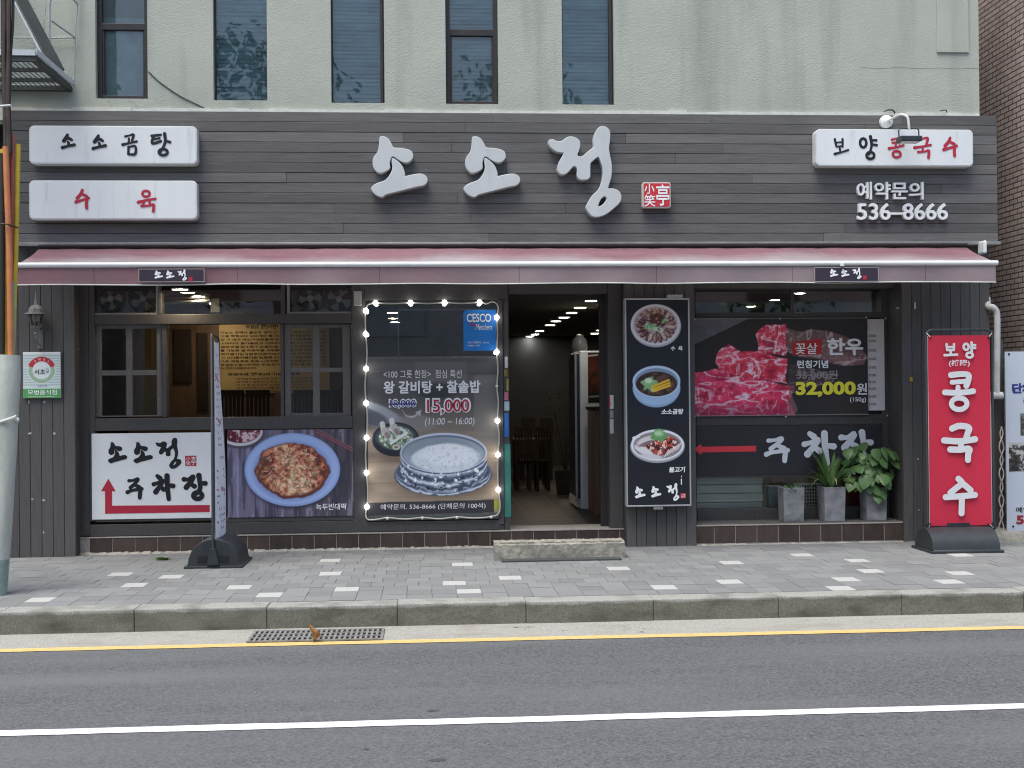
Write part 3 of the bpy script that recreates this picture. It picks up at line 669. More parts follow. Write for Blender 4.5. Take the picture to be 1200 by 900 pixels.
part(mb, 'shop_window_frame', frame_m, bevel=.005)
part(MB().pbox(104, 290, 596, 330, YFm - .01, YFm + .2), 'head_beam', frame_m)
# sashes
def sash(pxa, pya, pxb, pyb, panes, Y):
    m2 = MB(); x0, x1, z0, z1 = rect(pxa, pya, pxb, pyb, Y)
    vx = sorted({at(p[0], 480, Y).x for p in panes} | {at(p[1], 480, Y).x for p in panes}); cx = (pxa + pxb) / 2
    ys = sorted({at(cx, p[2], Y).z for p in panes} | {at(cx, p[3], Y).z for p in panes})
    m2.box(x0, vx[0], Y, Y + .045, z0, z1); m2.box(vx[-1], x1, Y, Y + .045, z0, z1); m2.box(vx[1], vx[2], Y + .003, Y + .042, z0, z1)
    for a, b in ((vx[0], vx[1]), (vx[2], vx[3])):
        m2.box(a, b, Y + .001, Y + .044, z0, ys[0]); m2.box(a, b, Y + .004, Y + .041, ys[1], ys[2]); m2.box(a, b, Y + .001, Y + .044, ys[3], z1)
    o = part(m2, 'sash', sash_m, bevel=.004)
    MB().quad((vx[0], Y + .025, ys[0]), (vx[3], Y + .025, ys[0]), (vx[3], Y + .025, ys[3]), (vx[0], Y + .025, ys[3])).build('glass', glass, o); return o
sash(111.5, 380, 190, 488.6, [(119, 148, 385, 434), (155, 184, 440, 487)], YFm + .05)
sash(333.5, 380, 411, 488.6, [(341, 367, 384, 431), (375, 402, 436, 484)], YFm + .05)
# glass over the sashes and of the poster window
x0, x1, z0, z1 = rect(190, 330, 330, 368, YFm + .05)
part(MB().quad((x0, YFm + .05, z0), (x1, YFm + .05, z0), (x1, YFm + .05, z1), (x0, YFm + .05, z1)), 'transom_glass', film_glass)
YG = YFm + .06
x0, x1, z0, z1 = rect(428, 350, 585, 607, YG)
part(MB().quad((x0, YG, z0), (x1, YG, z0), (x1, YG, z1), (x0, YG, z1)), 'window_glass', film_glass)
# pale inner frame line seen behind the poster glass
mb = MB(); x0, x1, z0, z1 = rect(466, 362, 582, 425, YG + .3); mb.ring(x0, x1, z0, z1, .014, YG + .3, YG + .32); part(mb, 'inner_frame', mat('inner_grey_frame', (.12, .12, .115), .5, .1, 9))
x0, x1 = at(425, 480, .8).x, at(592, 480, .8).x; part(MB().box(x0, x1, .8, .86, ZP - .005, 2.05), 'added_glass_backing', mat('added_backing_grey', (.5, .49, .48), .7, .45, 2.2, 0, 1, (6, 1, .8)))  # pale board added behind the glass to lighten its blackness
# door frame and the slid-back door leaf
mb = MB(); Yd = YFm
mb.box(at(590.3, 480, Yd).x, at(597, 480, Yd).x, Yd + .02, Yd + .14, ZP, zz_(330, 594, Yd)); mb.box(at(714, 480, Yd).x, xm0 - .003, Yd, Yd + .2, ZP, zz_(330, 720, Yd))
mb.box(at(597.2, 480, Yd).x, at(713.8, 480, Yd).x, Yd + .02, Yd + .14, zz_(344, 655, Yd), zz_(322, 655, Yd))
df = part(mb, 'door_frame', frame_m, bevel=.004)
mb = MB(); mb.box(at(703, 480, Yd + .2).x, at(713.5, 480, Yd + .2).x, Yd + .205, Yd + .24, ZP, zz_(345, 710, Yd + .2)); part(mb, 'door_leaf_edge', dframe_m)
def stick(name, col, r, Y=Yd + .015, lab=None):
    o = MB().pbox(*r, Y, Y + .004).build(name, mat('sticker_%s' % name, col, .5, .12, 40), df)
    return o
for nm, col, r in (('white_sticker', (.55, .55, .53), (591.5, 418, 595, 431)), ('gold_sticker', (.25, .18, .03), (590.8, 433, 594.5, 441)), ('yellow_strip_sticker', (.35, .28, .06), (593.5, 444, 596, 458)),
                   ('pink_sticker', (.55, .16, .24), (591, 459.5, 595.5, 469)), ('pale_blue_sticker', (.38, .52, .56), (591, 470.5, 596.8, 481)), ('blue_strip_sticker', (.03, .13, .42), (590.8, 484, 596, 512)), ('teal_strip', (.04, .19, .155), (591, 520, 598.5, 606))):
    stick(nm, col, r)
for nm, col, r in (('push_sticker', (.62, .60, .58), (714.6, 463, 719, 479)), ('grey_sticker', (.28, .28, .28), (715, 481, 718.8, 490)), ('code_sticker', (.45, .45, .44), (714.8, 491, 719, 508))):
    stick(nm, col, r, Y=Yd - .006)
MB().prism([(at(x, 470, 0).x, at(x, y, Yd - .008).z) for x, y in ((716.8, 477), (715.2, 472.5), (716.1, 472.5), (716.1, 464.5), (717.5, 464.5), (717.5, 472.5), (718.4, 472.5))], Yd - .008, Yd - .0065).build('push_arrow', redink, df)
# right shop window, set back behind the ledge
YR = .40
mb = MB()
fbox(810, 816, 300, 614, YR, YR + .15); fbox(1034, 1041, 300, 614, YR, YR + .15)
fbox(816.2, 1033.8, 366, 373, YR, YR + .1); fbox(816.2, 1033.8, 486.5, 498, YR, YR + .1); fbox(816.2, 1033.8, 595, 614, YR, YR + .12)
fbox(816.2, 1033.8, 556, 559, YR, YR + .1)
fbox(928, 932, 300, 365.8, YR + .02, YR + .06)
fbox(816.2, 1033.8, 300, 333, YR, YR + .1)
mb.box(at(1041.2, 480, YR).x, xr + .05, YR, YR + .2, ZP2, ZU)
part(mb, 'right_window_frame', frame_m, bevel=.004)
x0, x1, z0, z1 = rect(815, 332, 1035, 367, YR + .05)
part(MB().quad((x0, YR + .05, z0), (x1, YR + .05, z0), (x1, YR + .05, z1), (x0, YR + .05, z1)), 'right_transom_glass', film_glass)
x0, x1, z0, z1 = rect(815, 372, 1035, 487, YR + .05); part(MB().box(x0, x1, YR + .04, YR + .06, z0, z1), 'infill_panel', black_p)
x0, x1, z0, z1 = rect(815, 557, 1035, 596, YR + .05)
part(MB().quad((x0, YR + .05, z0), (x1, YR + .05, z0), (x1, YR + .05, z1), (x0, YR + .05, z1)), 'low_window_glass', glass)

# ------------------------------------------------------------------ the dining room behind
ZFL = ZP - .005; ZC = 2.75
xi0, xi1 = XL + .05, xre - .02
mb = MB(); n = 0
yy = .305
while yy < 11.3:
    xx = xi0
    while xx < xi1:
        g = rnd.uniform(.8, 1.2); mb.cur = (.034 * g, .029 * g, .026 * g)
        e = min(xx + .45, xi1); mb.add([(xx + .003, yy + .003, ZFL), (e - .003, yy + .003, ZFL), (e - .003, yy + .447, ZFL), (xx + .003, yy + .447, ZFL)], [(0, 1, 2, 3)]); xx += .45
    yy += .45
mb.cur = None
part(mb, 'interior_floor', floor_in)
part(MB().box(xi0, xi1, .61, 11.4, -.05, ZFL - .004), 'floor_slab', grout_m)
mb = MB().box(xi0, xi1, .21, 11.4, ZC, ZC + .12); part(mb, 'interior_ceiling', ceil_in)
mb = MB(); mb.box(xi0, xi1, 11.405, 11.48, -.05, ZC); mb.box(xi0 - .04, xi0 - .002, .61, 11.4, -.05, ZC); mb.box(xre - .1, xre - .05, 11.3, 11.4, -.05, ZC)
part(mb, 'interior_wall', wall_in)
# partition with panelling behind the open sash
YPn = 2.6
x0, x1 = at(150, 430, YPn).x, at(412, 430, YPn).x
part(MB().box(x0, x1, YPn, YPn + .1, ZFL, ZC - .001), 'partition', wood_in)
mb = MB(); mb.pbox(204, 386, 224, 448, YPn - .03, YPn - .002); mb.pbox(231, 390, 243, 480, YPn - .03, YPn - .002); part(mb, 'dark_panel', darkwood)
# service duct and pipes up in the window head
mb = MB(); mb.tube([at(188, 349, .9), at(246, 347, .9)], .025, 8); mb.tube([at(188, 355, .9), at(246, 353, .9)], .02, 8); part(mb, 'ceiling_pipe', mat('dull_pipe', (.2, .2, .19), .5, .1, 9), smooth=40)
part(MB().pbox(247, 343, 257, 366, 1.4, 1.6), 'ceiling_duct', mat('duct_metal', (.32, .31, .28), .45, .2, 20, metal=.4))
part(MB().box(xl, xr, .03, .6, at(506, 322, .03).z, ZF1 - .12), 'lintel', dframe_m)
part(MB().box(XL, xre, .601, .7, ZC + .121, ZF1 - .12), 'upper_beam', dframe_m)

# ------------------------------------------------------------------ awning
YA = -.85
xa0, xa1 = at(20, 309, YA).x, at(1166, 309, YA).x
zp = at(600, 309.6, YA).z; zv = at(600, 332.4, YA).z; zb = at(600, 290, -.26).z
aw = thing('awning', 'long faded maroon cloth awning with a white front bar over the restaurant windows', 'awning', (1, -.2, zb))
mb = MB(); n = 60; k = 8; vs = []
for i in range(n + 1):
    for j in range(k + 1):
        u, v = i / n, j / k; x = xa0 + (xa1 - xa0) * u
        sag = .018 * math.sin(math.pi * v) * (1 + .5 * math.sin(i * .9)) + .004 * math.sin(i * 2.3 + j)
        vs.append((x, -.20 + (YA + .20) * v, zb + (zp + .012 - zb) * v - sag))
mb.add(vs, [(i * (k + 1) + j, i * (k + 1) + j + 1, (i + 1) * (k + 1) + j + 1, (i + 1) * (k + 1) + j) for i in range(n) for j in range(k)])

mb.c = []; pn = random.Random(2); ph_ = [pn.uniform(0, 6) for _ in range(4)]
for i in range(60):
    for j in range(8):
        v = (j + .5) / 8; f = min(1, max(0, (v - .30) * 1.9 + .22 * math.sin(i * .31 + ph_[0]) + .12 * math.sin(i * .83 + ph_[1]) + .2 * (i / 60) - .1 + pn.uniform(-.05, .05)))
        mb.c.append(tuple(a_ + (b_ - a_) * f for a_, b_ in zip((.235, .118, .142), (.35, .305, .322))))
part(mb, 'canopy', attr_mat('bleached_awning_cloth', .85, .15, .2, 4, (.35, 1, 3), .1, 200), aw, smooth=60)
mb = MB(); n = 120; k = 5; vs = []
for i in range(n + 1):
    for j in range(k + 1):
        u, v = i / n, j / k; x = xa0 + (xa1 - xa0) * u
        vs.append((x, YA - .012 - .010 * v * math.sin(i * .55) - .006 * v * math.sin(i * .21 + 1), zp - .02 + (zv - zp + .02) * v + (.004 * math.sin(i * .3) if j == k else 0)))
mb.add(vs, [(i * (k + 1) + j, i * (k + 1) + j + 1, (i + 1) * (k + 1) + j + 1, (i + 1) * (k + 1) + j) for i in range(n) for j in range(k)])

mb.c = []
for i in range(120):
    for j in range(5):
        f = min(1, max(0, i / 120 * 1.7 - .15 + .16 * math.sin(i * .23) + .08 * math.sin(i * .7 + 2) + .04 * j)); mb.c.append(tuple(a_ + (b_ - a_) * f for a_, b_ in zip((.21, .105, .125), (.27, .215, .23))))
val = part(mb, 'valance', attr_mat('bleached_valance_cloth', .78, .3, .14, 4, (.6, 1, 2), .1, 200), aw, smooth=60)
for i in range(9, 120, 17):
    MB().tube([(vs[i * (k + 1) + j][0], vs[i * (k + 1) + j][1] - .001, vs[i * (k + 1) + j][2]) for j in range(k + 1)], .0028, 5).build('seam', awnv_m, val)
mb = MB(); mb.tube([(vs[i * (k + 1) + k][0], vs[i * (k + 1) + k][1] - .003, vs[i * (k + 1) + k][2]) for i in range(n + 1)], .006, 6); mb.build('hem', trimw, val)
mb = MB(); mb.tube([(xa0 - .01, YA - .01, zp), (xa1 + .02, YA - .01, zp)], .026, 12); bar = part(mb, 'front_bar', whitem, aw, smooth=40)
part(MB().tube([at(987, 310.5, YA - .045) + Vector((0, 0, d)) for d in (.012, -.012)], .022, 10), 'crank_eye', whitem, aw, smooth=40)
for x in (xa0 + .06, (xa0 + xa1) / 2, xa1 - .1):
    part(MB().tube([(x, YA, zp - .01), (x, -.5, zp - .05), (x, -.24, zb - .12)], .018, 8), 'arm', whitem, aw, smooth=40)
part(MB().tube([(xa0, -.20, zb + .03), (xa1, -.20, zb + .03)], .03, 10), 'roller', dframe_m, aw, smooth=40)
mb = MB(); c = at(1163, 296, -.5); mb.box(c.x - .02, c.x + .02, -.35, -.19, zb - .08, zb + .06); part(mb, 'end_bracket', whitem, aw, bevel=.02)
plate_m = mat('dark_name_patch', (.035, .024, .040), .6, .1, 8)
for (a, b, t_, bt, sx) in ((163, 239, 315.5, 330, 0), (955, 1029, 313.5, 329.5, 0)):
    Yb = YA - .036
    x0, x1, z0, z1 = rect(a, t_, b, bt, Yb)
    pl = part(MB().box(x0, x1, Yb, Yb + .004, z0, z1), 'name_patch', plate_m, aw, bevel=.002)
    MB().ring(x0 - .005, x1 + .005, z0 - .005, z1 + .005, .006, Yb - .001, Yb + .003).build('piping', mat('grey_piping', (.36, .34, .34), .6, 0), pl)
    m2 = MB(); q = (b - a) / 76
    for ch, c0, c1, d0, d1 in (('소', 181, 191, 317, 326.5), ('소', 194.5, 204.5, 317, 326.5), ('정', 208, 219, 315.8, 329)):
        brush(m2, ch, a + (c0 - 163) * q, t_ + d0 - 315.5, a + (c1 - 163) * q, t_ + d1 - 315.5, Yb - .003, .19)
    m2.build('lettering', whiteink, pl)
    MB().pbox(a + 58 * q, t_ + 9.5, a + 62.5 * q, t_ + 14, Yb - .003, Yb).build('seal', redink, pl)

for nm_, f_ in (('bleached_awning_cloth', .25), ('bleached_valance_cloth', .18)):      # daylight soaks through the cloth
    t_ = MATS[nm_].node_tree; pb_ = t_.nodes['Principled BSDF']; tl = t_.nodes.new('ShaderNodeBsdfTranslucent'); mx_ = t_.nodes.new('ShaderNodeMixShader')
    tl.inputs[0].default_value = (.75, .62, .64, 1); mx_.inputs[0].default_value = f_; t_.links.new(pb_.outputs[0], mx_.inputs[1]); t_.links.new(tl.outputs[0], mx_.inputs[2]); t_.links.new(mx_.outputs[0], t_.nodes['Material Output'].inputs[0])
# ------------------------------------------------------------------ signs on the fascia
def rounded(x0, x1, z0, z1, r, n=5):
    p = []
    for cx, cz, a0 in ((x1 - r, z1 - r, 0), (x0 + r, z1 - r, 90), (x0 + r, z0 + r, 180), (x1 - r, z0 + r, 270)):
        for i in range(n + 1):
            a = math.radians(a0 + 90 * i / n); p.append((cx + r * math.cos(a), cz + r * math.sin(a)))
    return p
YSG = -.31
def lightbox(px0, py0, px1, py1, label, letters):
    x0, x1, z0, z1 = rect(px0, py0, px1, py1, YSG)
    t = thing('lightbox_sign', label, 'sign', ((x0 + x1) / 2, -.19, z0))
    part(MB().prism(rounded(x0, x1, z0, z1, .05), YSG, -.188), 'sign_box', signrim, t, bevel=.006)
    part(MB().prism(rounded(x0 + .014, x1 - .014, z0 + .014, z1 - .014, .04), YSG - .003, YSG + .001), 'sign_face', face_m, t)
    for nm, m, lst in letters:
        m2 = MB()
        for ch, a, b, c, d in lst: brush(m2, ch, a, b, c, d, YSG - .006, {'소': .2, '수': .17}.get(ch, .135), dict(G) if ch == '소' else G)
        part(m2, nm, m, t)
    return t
lightbox(34, 147.5, 231, 192.5, 'white lightbox sign with four black brushed characters, upper one of the left pair', [('black_lettering', ink, [('소', 71, 156, 89.5, 176), ('소', 107, 157, 126, 177), ('곰', 142, 156, 162, 183), ('탕', 175, 155, 201, 184)])])
lightbox(34, 211.5, 231, 257.5, 'white lightbox sign with two red brushed characters, lower one of the left pair', [('red_lettering', redink, [('수', 87, 221, 106, 245.5), ('육', 160, 221, 184, 249)])])
rs = lightbox(956, 151.5, 1140.5, 195, 'white lightbox sign with black and red characters, under the floodlight at the right', [('black_lettering', ink, [('보', 975, 161.5, 995.5, 182), ('양', 1006, 158.5, 1029.5, 188)]), ('red_lettering', redink, [('콩', 1040, 160, 1060.5, 186), ('국', 1070, 160, 1092.5, 186), ('수', 1104, 160, 1123, 184)])])
# the big raised characters, from their outlines
def to_xz(pts, sc, ox, oy, Y):
    return [(at(ox + x / sc, oy + y / sc, Y).x, at(ox + x / sc, oy + y / sc, Y).z) for x, y in pts]
YL = -.275
def big_letter(polys, label, sc, ox, oy):
    mb = MB()
    for outer, holes in polys:
        o = smooth_line(to_xz(outer, sc, ox, oy, YL), 4, True); hs = [smooth_line(to_xz(h, sc, ox, oy, YL), 4, True) for h in holes]
        outline_mesh(mb, o, hs, YL, .093)
    xs = [v[0] for v in mb.v]; zs = [v[2] for v in mb.v]
    o = mb.build('raised_character', letter_m, None, org=((min(xs) + max(xs)) / 2, -.185, min(zs)))
    return tag(o, label, 'sign letter')
big_letter([(so1, []), (so2, [])], 'large white raised character nearest the pair of lightbox signs, leftmost of three', 6, 420, 130)
big_letter([([(x + 651, y) for x, y in so1], []), ([(x + 651, y) for x, y in so2], [])], 'large white raised character between its twin and the tall looped one', 6, 420, 130)
big_letter([(jeong, [jhole])], 'largest white raised character, with a closed loop at its foot', 1177 / 170, 630, 130)
x0, x1, z0, z1 = rect(753, 213.5, 786, 243.5, YL)
t = thing('seal_sign', 'small square red seal box with white characters beside the big white letters', 'sign', ((x0 + x1) / 2, -.19, z0))
part(MB().prism(rounded(x0, x1, z0, z1, .02), YL, -.188), 'seal_box', letrim_m, t, bevel=.004)
part(MB().prism(rounded(x0 + .012, x1 - .012, z0 + .012, z1 - .012, .012), YL - .003, YL + .001), 'seal_face', redbright, t)
m2 = MB(); txt(m2, '小', 755, 215, 767, 227, YL - .006, .01); txt(m2, '笑', 755, 228, 768, 242, YL - .006, .01); txt(m2, '亭', 769, 216, 784.5, 241, YL - .006, .01)
part(m2, 'lettering', whiteink, t)
raised = mat('raised_white_letter', (.74, .75, .75), .45, .05, 8)
for body, r_, lab in (('예약문의', (1004.5, 213, 1082.5, 233.5), 'white raised lettering of four characters above the telephone number'), ('536–8666', (1005, 238, 1111, 257.5), 'white raised digits of a telephone number at the right of the fascia')):
    m2 = MB(); txt(m2, body, *r_, -.235, .014, 0, .045); b = at((r_[0] + r_[2]) / 2, r_[3], -.19)
    tag(m2.build('raised_lettering', raised, None, org=tuple(b)), lab, 'lettering')
# floodlight on its bent arm
c = at(1047, 137.5, -.42)
t = thing('floodlight', 'small black floodlight hanging on a bent white arm over the right sign', 'floodlight', (c.x, -.02, c.z))
mb = MB(); mb.lathe((c.x, -.21, c.z), [(.0001, -.05), (.04, -.045), (.068, -.02), (.068, .02), (.04, .03)], 16, 'Y'); part(mb, 'junction_box', bulbless, t, smooth=40)
mb = MB(); q = [Vector((c.x, -.24, c.z))] + [at(x, y, Y) for x, y, Y in ((1053, 135, -.40), (1060, 135, -.52), (1064, 139, -.55), (1065.5, 152, -.55))]; mb.tube(smooth_line([tuple(p) for p in q], 4), .013, 8); part(mb, 'arm', whitem, t, smooth=40)
lc = at(1065.5, 160, -.55)
mb = MB(); x0, x1, z0, z1 = rect(1053, 157, 1078, 166.5, -.55); mb.box(x0, x1, -.62, -.47, z0, z1 - .03); lh = part(mb, 'lamp_housing', rubber, t, bevel=.008)
mb = MB(); mb.tube([(x0 + .005, -.55, z1 - .04), (x0 + .002, -.55, z1 + .04), (x0 + .02, -.55, z1 + .055), (x1 - .03, -.55, z1 + .055), (x1 - .012, -.55, z1 + .04), (x1 - .01, -.55, z1 - .04)], .007, 6); part(mb, 'yoke', rubber, t)
mb = MB(); mb.box(x0 + .015, x1 - .015, -.61, -.48, z0 - .004, z0 - .0005); mb.build('lens', mat('lamp_lens', (.35, .36, .36), .2, 0), lh)
mb = MB(); mb.tube(smooth_line([tuple(at(x, y, -.03)) for x, y in ((1036, 131), (1040, 129), (1046, 129), (1049, 133))], 4), .008, 6); mb.tube(smooth_line([tuple(at(x, y, -.03)) for x, y in ((1102, 130), (1108, 129), (1110, 132))], 4), .006, 6); part(mb, 'cable', rubber, t)
# thin cable on the stucco
mb = MB(); mb.tube(smooth_line([tuple(at(x, y, YS - .008)) for x, y in ((174, 84), (188, 97), (210, 112), (230, 122), (240, 127))], 6), .0055, 5)
tag(mb.build('wall_cable', rubber, None, org=tuple(at(240, 127, 0))), 'thin dark cable sagging from the leftmost upper window', 'cable')

# ------------------------------------------------------------------ left pillar: lantern, award plate
c = at(43, 369, -.11)
t = thing('wall_lantern', 'old grey metal wall lantern with a bulb, high on the left timber pillar', 'lantern', tuple(at(43, 410, 0)))
mb = MB(); hx, hz = c.x, at(43, 361, -.13).z
zz = lambda y: at(43, y, -.13).z
lg = mat('lantern_paint', (.16, .16, .15), .5, .25, 14)
mb.lathe((hx, -.13, 0), [(.115, zz(368.5)), (.112, zz(367)), (.08, zz(366.5)), (.075, zz(362)), (.05, zz(358.5)), (.02, zz(357)), (.012, zz(350)), (.006, zz(343))], 8); part(mb, 'lantern_cap', lg, t)
mb = MB(); mb.lathe((hx, -.13, 0), [(.03, zz(391)), (.012, zz(388.5)), (.05, zz(383.5)), (.055, zz(382))], 8); part(mb, 'lantern_foot', lg, t)
mb = MB(); mb.lathe((hx, -.13, 0), [(.05, zz(382)), (.078, zz(368.6))], 8); part(mb, 'lantern_glass', glass_mat('milky_lantern_glass', (.55, .55, .52), 1.5, .2), t)
mb = MB()
for i in range(8):
    a = 2 * math.pi * i / 8; mb.tube([(hx + .051 * math.cos(a), -.13 + .051 * math.sin(a), zz(382)), (hx + .08 * math.cos(a), -.13 + .08 * math.sin(a), zz(368.6))], .004, 5)
part(mb, 'glazing_bars', lg, t)
mb = MB(); mb.ball((hx, -.13, zz(373)), .042, 8, 1.1); part(mb, 'bulb', bulbless, t, smooth=60)
mb = MB(); mb.box(hx - .03, hx + .03, -.012, -.002, zz(408), zz(386)); mb.tube(smooth_line([(hx, -.01, zz(404)), (hx, -.08, zz(402)), (hx, -.13, zz(396)), (hx, -.13, zz(390))], 5), .010, 7); part(mb, 'bracket', lg, t)
YQ = -.035
x0, x1, z0, z1 = rect(27, 412.5, 71, 466.5, YQ)
t = thing('award_plate', 'white and green restaurant award plate with a round emblem on the left timber pillar', 'sign', ((x0 + x1) / 2, 0, z0))
part(MB().box(x0, x1, YQ + .002, -.006, z0, z1), 'plate_back', alu, t, bevel=.003)
P = Print(27, 412.5, 71, 466.5, 3.2, (196, 208, 208), 3)
for y in np.arange(417, 454, 3.1): P.line(27, y, 71, y, 1.1, (150, 165, 165), .8)
P.poly([(27, 412), (71, 412), (71, 414.5), (27, 414.5)], (225, 225, 222))
P.ell(48.8, 434, 16.3, 15.8, (205, 214, 212)); P.ell(48.8, 434, 15.3, 14.8, (128, 158, 128))
for i in range(60):
    a = 2 * math.pi * i / 60; P.line(48.8 + 11.4 * math.cos(a), 434 + 11 * math.sin(a), 48.8 + 14.6 * math.cos(a + .12), 434 + 14 * math.sin(a + .12), .6, (190, 205, 190), .7)
for i in range(25):
    a = math.radians(205 + 130 * i / 24); P.line(48.8 + 12 * math.cos(a), 434 + 11.7 * math.sin(a), 48.8 + 15.2 * math.cos(a), 434 + 14.6 * math.sin(a), 3, (176, 50, 58))
P.ell(48.8, 434, 10.8, 10.5, (208, 216, 216))
P.poly([(27, 455.5), (71, 455.5), (71, 467), (27, 467)], (84, 152, 92))
P.build('plate_face', YQ, print_m, t)
m2 = MB(); txt(m2, '서초', 40, 432.5, 53, 439, YQ - .003, .01); txt(m2, '♧', 53.5, 431, 57.5, 437, YQ - .003, 0); part(m2, 'emblem_lettering', mat('navy_black_ink', (.03, .03, .05), .5, 0), t)
m2 = MB(); txt(m2, '모범음식점', 32.5, 457, 66.5, 462.5, YQ - .003, .01); txt(m2, 'Quality Restaurant', 33, 464, 64, 465.8, YQ - .003); part(m2, 'green_band_lettering', whiteink, t)
m2 = MB()
for i, ch in enumerate('모범업소'):
    a = 236 + 23 * i; cx, cy = 48.8 + 13.5 * math.cos(math.radians(a)), 434 + 13.1 * math.sin(math.radians(a)); txt(m2, ch, cx - 1.2, cy - 1.2, cx + 1.2, cy + 1.2, YQ - .003)
part(m2, 'arc_lettering', whiteink, t)
m2 = MB(); txt(m2, '서초구청', 43.5, 451, 55, 453.5, YQ - .003); part(m2, 'office_lettering', navyink, t)

# ------------------------------------------------------------------ window boards on the left
def fan_unit(px0, px1, pyb, fans, label):
    Y = YFm + .02; x0, x1, z0, z1 = rect(px0, 326, px1, pyb, Y); z1 = at((px0 + px1) / 2, 322, Y).z
    t = thing('fan_unit', label, 'fan', ((x0 + x1) / 2, Y, z0))
    part(MB().ring(x0, x1, z0, z1, .03, Y, Y + .05), 'frame', mat('pale_metal_frame', (.25, .25, .245), .45, .1, 10, metal=.2), t, bevel=.004)
    bk = MB(); bk.box(x0 + .031, x1 - .031, Y + .20, Y + .21, z0 + .031, z1); part(bk, 'back_panel', mat('dim_panel', (.42, .40, .36), .7, .2, 8), t)
    for fx, fy, r in fans:
        c = at(fx, fy, Y + .12)
        b = MB(); b.lathe((c.x, Y + .14, c.z), [(.0001, .055), (r, .055), (r, 0), (r + .02, 0), (r + .02, .06)], 28, 'Y'); f = part(b, 'fan', mat('fan_dark', (.06, .06, .058), .5, .1, 9), t, smooth=30)
        b = MB()
        for i in range(4):
            a = 2 * math.pi * i / 4 + fx; b.add([(c.x + .03 * math.cos(a - .3), Y + .175, c.z + .03 * math.sin(a - .3)), (c.x + r * .92 * math.cos(a - .45), Y + .165, c.z + r * .92 * math.sin(a - .45)), (c.x + r * .95 * math.cos(a), Y + .155, c.z + r * .95 * math.sin(a)), (c.x + r * .85 * math.cos(a + .4), Y + .145, c.z + r * .85 * math.sin(a + .4)), (c.x + .03 * math.cos(a + .3), Y + .165, c.z + .03 * math.sin(a + .3))], [(0, 1, 2, 3, 4)])
        b.build('blades', mat('fan_grey', (.42, .41, .38), .4, .2, 12), f)
        b = MB(); b.lathe((c.x, Y + .13, c.z), [(.0001, 0), (.032, .005), (.038, .03)], 14, 'Y'); b.build('hub', mat('fan_hub', (.6, .58, .54), .4, .1, 12), f, smooth=40)
    part(MB().quad((x0 + .03, Y + .03, z0 + .03), (x1 - .03, Y + .03, z0 + .03), (x1 - .03, Y + .03, z1), (x0 + .03, Y + .03, z1)), 'glass', glass, t)
fan_unit(102.5, 186, 370, [(129, 350, .125), (167, 350, .14)], 'framed pair of ventilation fans over the left sash, nearest the lantern')
fan_unit(336, 418, 368.5, [(363, 349.5, .13), (397, 350.5, .14)], 'framed pair of ventilation fans over the right sash, beside the string lights')

YB = YFm - .012
x0, x1, z0, z1 = rect(107.5, 507.5, 248.5, 608, YB)
t = thing('parking_sign', 'white parking sign with black brushed characters and a red bent arrow', 'sign', ((x0 + x1) / 2, YFm, z0))
part(MB().box(x0, x1, YB, YB + .01, z0, z1), 'board', mat('white_board', (.74, .76, .76), .35, .05, 2), t, bevel=.003)
m2 = MB()
for ch, a, b, c, d in (('소', 126.5, 518, 149, 543), ('소', 156.5, 518, 179, 543), ('정', 182.5, 513, 212.5, 549.5), ('주', 147, 559, 168.5, 586), ('차', 177, 554.5, 206, 588), ('장', 212.5, 554.5, 243.5, 587.5)): brush(m2, ch, a, b, c, d, YB - .003, .185)
part(m2, 'lettering', ink, t)
m2 = MB(); ar = [(127, 561), (135.5, 575.5), (131.3, 575.5), (131.3, 592.5), (245.8, 591.8), (245.8, 600), (123.2, 602), (123.2, 575.5), (118.5, 575.5)]
m2.prism([(at(x, y, YB).x, at(x, y, YB).z) for x, y in ar], YB - .003, YB - .0005); part(m2, 'arrow', redink, t)
s_ = part(MB().pbox(217, 534, 230, 546, YB - .003, YB - .0005), 'seal', redink, t)
m2 = MB(); txt(m2, '小', 218, 535, 223, 540, YB - .005); txt(m2, '笑', 218, 540.5, 223.5, 545.5, YB - .005); txt(m2, '亭', 224, 535, 229.4, 545, YB - .005); m2.build('seal_lettering', whiteink, s_)

# mung bean pancake picture
P = Print(266.5, 503.5, 414, 605.5, 1.9, (88, 82, 100), 11); P.lift = .85
g1 = P.noise(5, 60, 4); g2 = P.noise(40, 60, 2)
P.a = P.a * (.62 + .75 * g1[..., None]); P.mix(np.clip((355 - P.px) / 150, 0, 1) * .55, (128, 128, 176))
P.mix(np.clip((P.px - 330) / 90, 0, 1) * .75, (52, 48, 54)); P.mix((g1 > .62) * .35, (165, 165, 195)); P.mix((g1 < .36) * .5, (40, 38, 52))
for xx in (297, 345, 392): P.line(xx, 503, xx + 2, 606, 1.2, (34, 32, 40), .7)
P.ell(283, 508, 28, 17, (60, 54, 62), 3); P.ell(282, 505, 26, 17, (190, 190, 196)); P.ell(282, 504, 23.5, 14.5, (104, 40, 58)); n1 = P.noise(4, 4, 3)
mk = np.clip((1 - np.hypot((P.px - 282) / 23, (P.py - 504) / 14)) * 20, 0, 1); P.mix(mk * (n1 > .55), (196, 170, 176)); P.mix(mk * (n1 < .4), (66, 18, 34))
for o_ in (0, 3.2): P.line(371, 504 + o_, 414, 527 + o_, 2, (92, 42, 52)); P.line(371, 503.4 + o_, 414, 526.3 + o_, .6, (150, 100, 108))
P.ell(343.5, 553, 56.5, 43.5, (44, 42, 56), 5); P.ell(342.5, 550.5, 56, 43, (128, 152, 208)); P.ell(342.5, 550, 53.5, 41, (146, 170, 222)); P.ell(342, 552, 46, 35, (120, 142, 198), 4)
wob = (P.noise(14, 14, 3) - .5) * .18
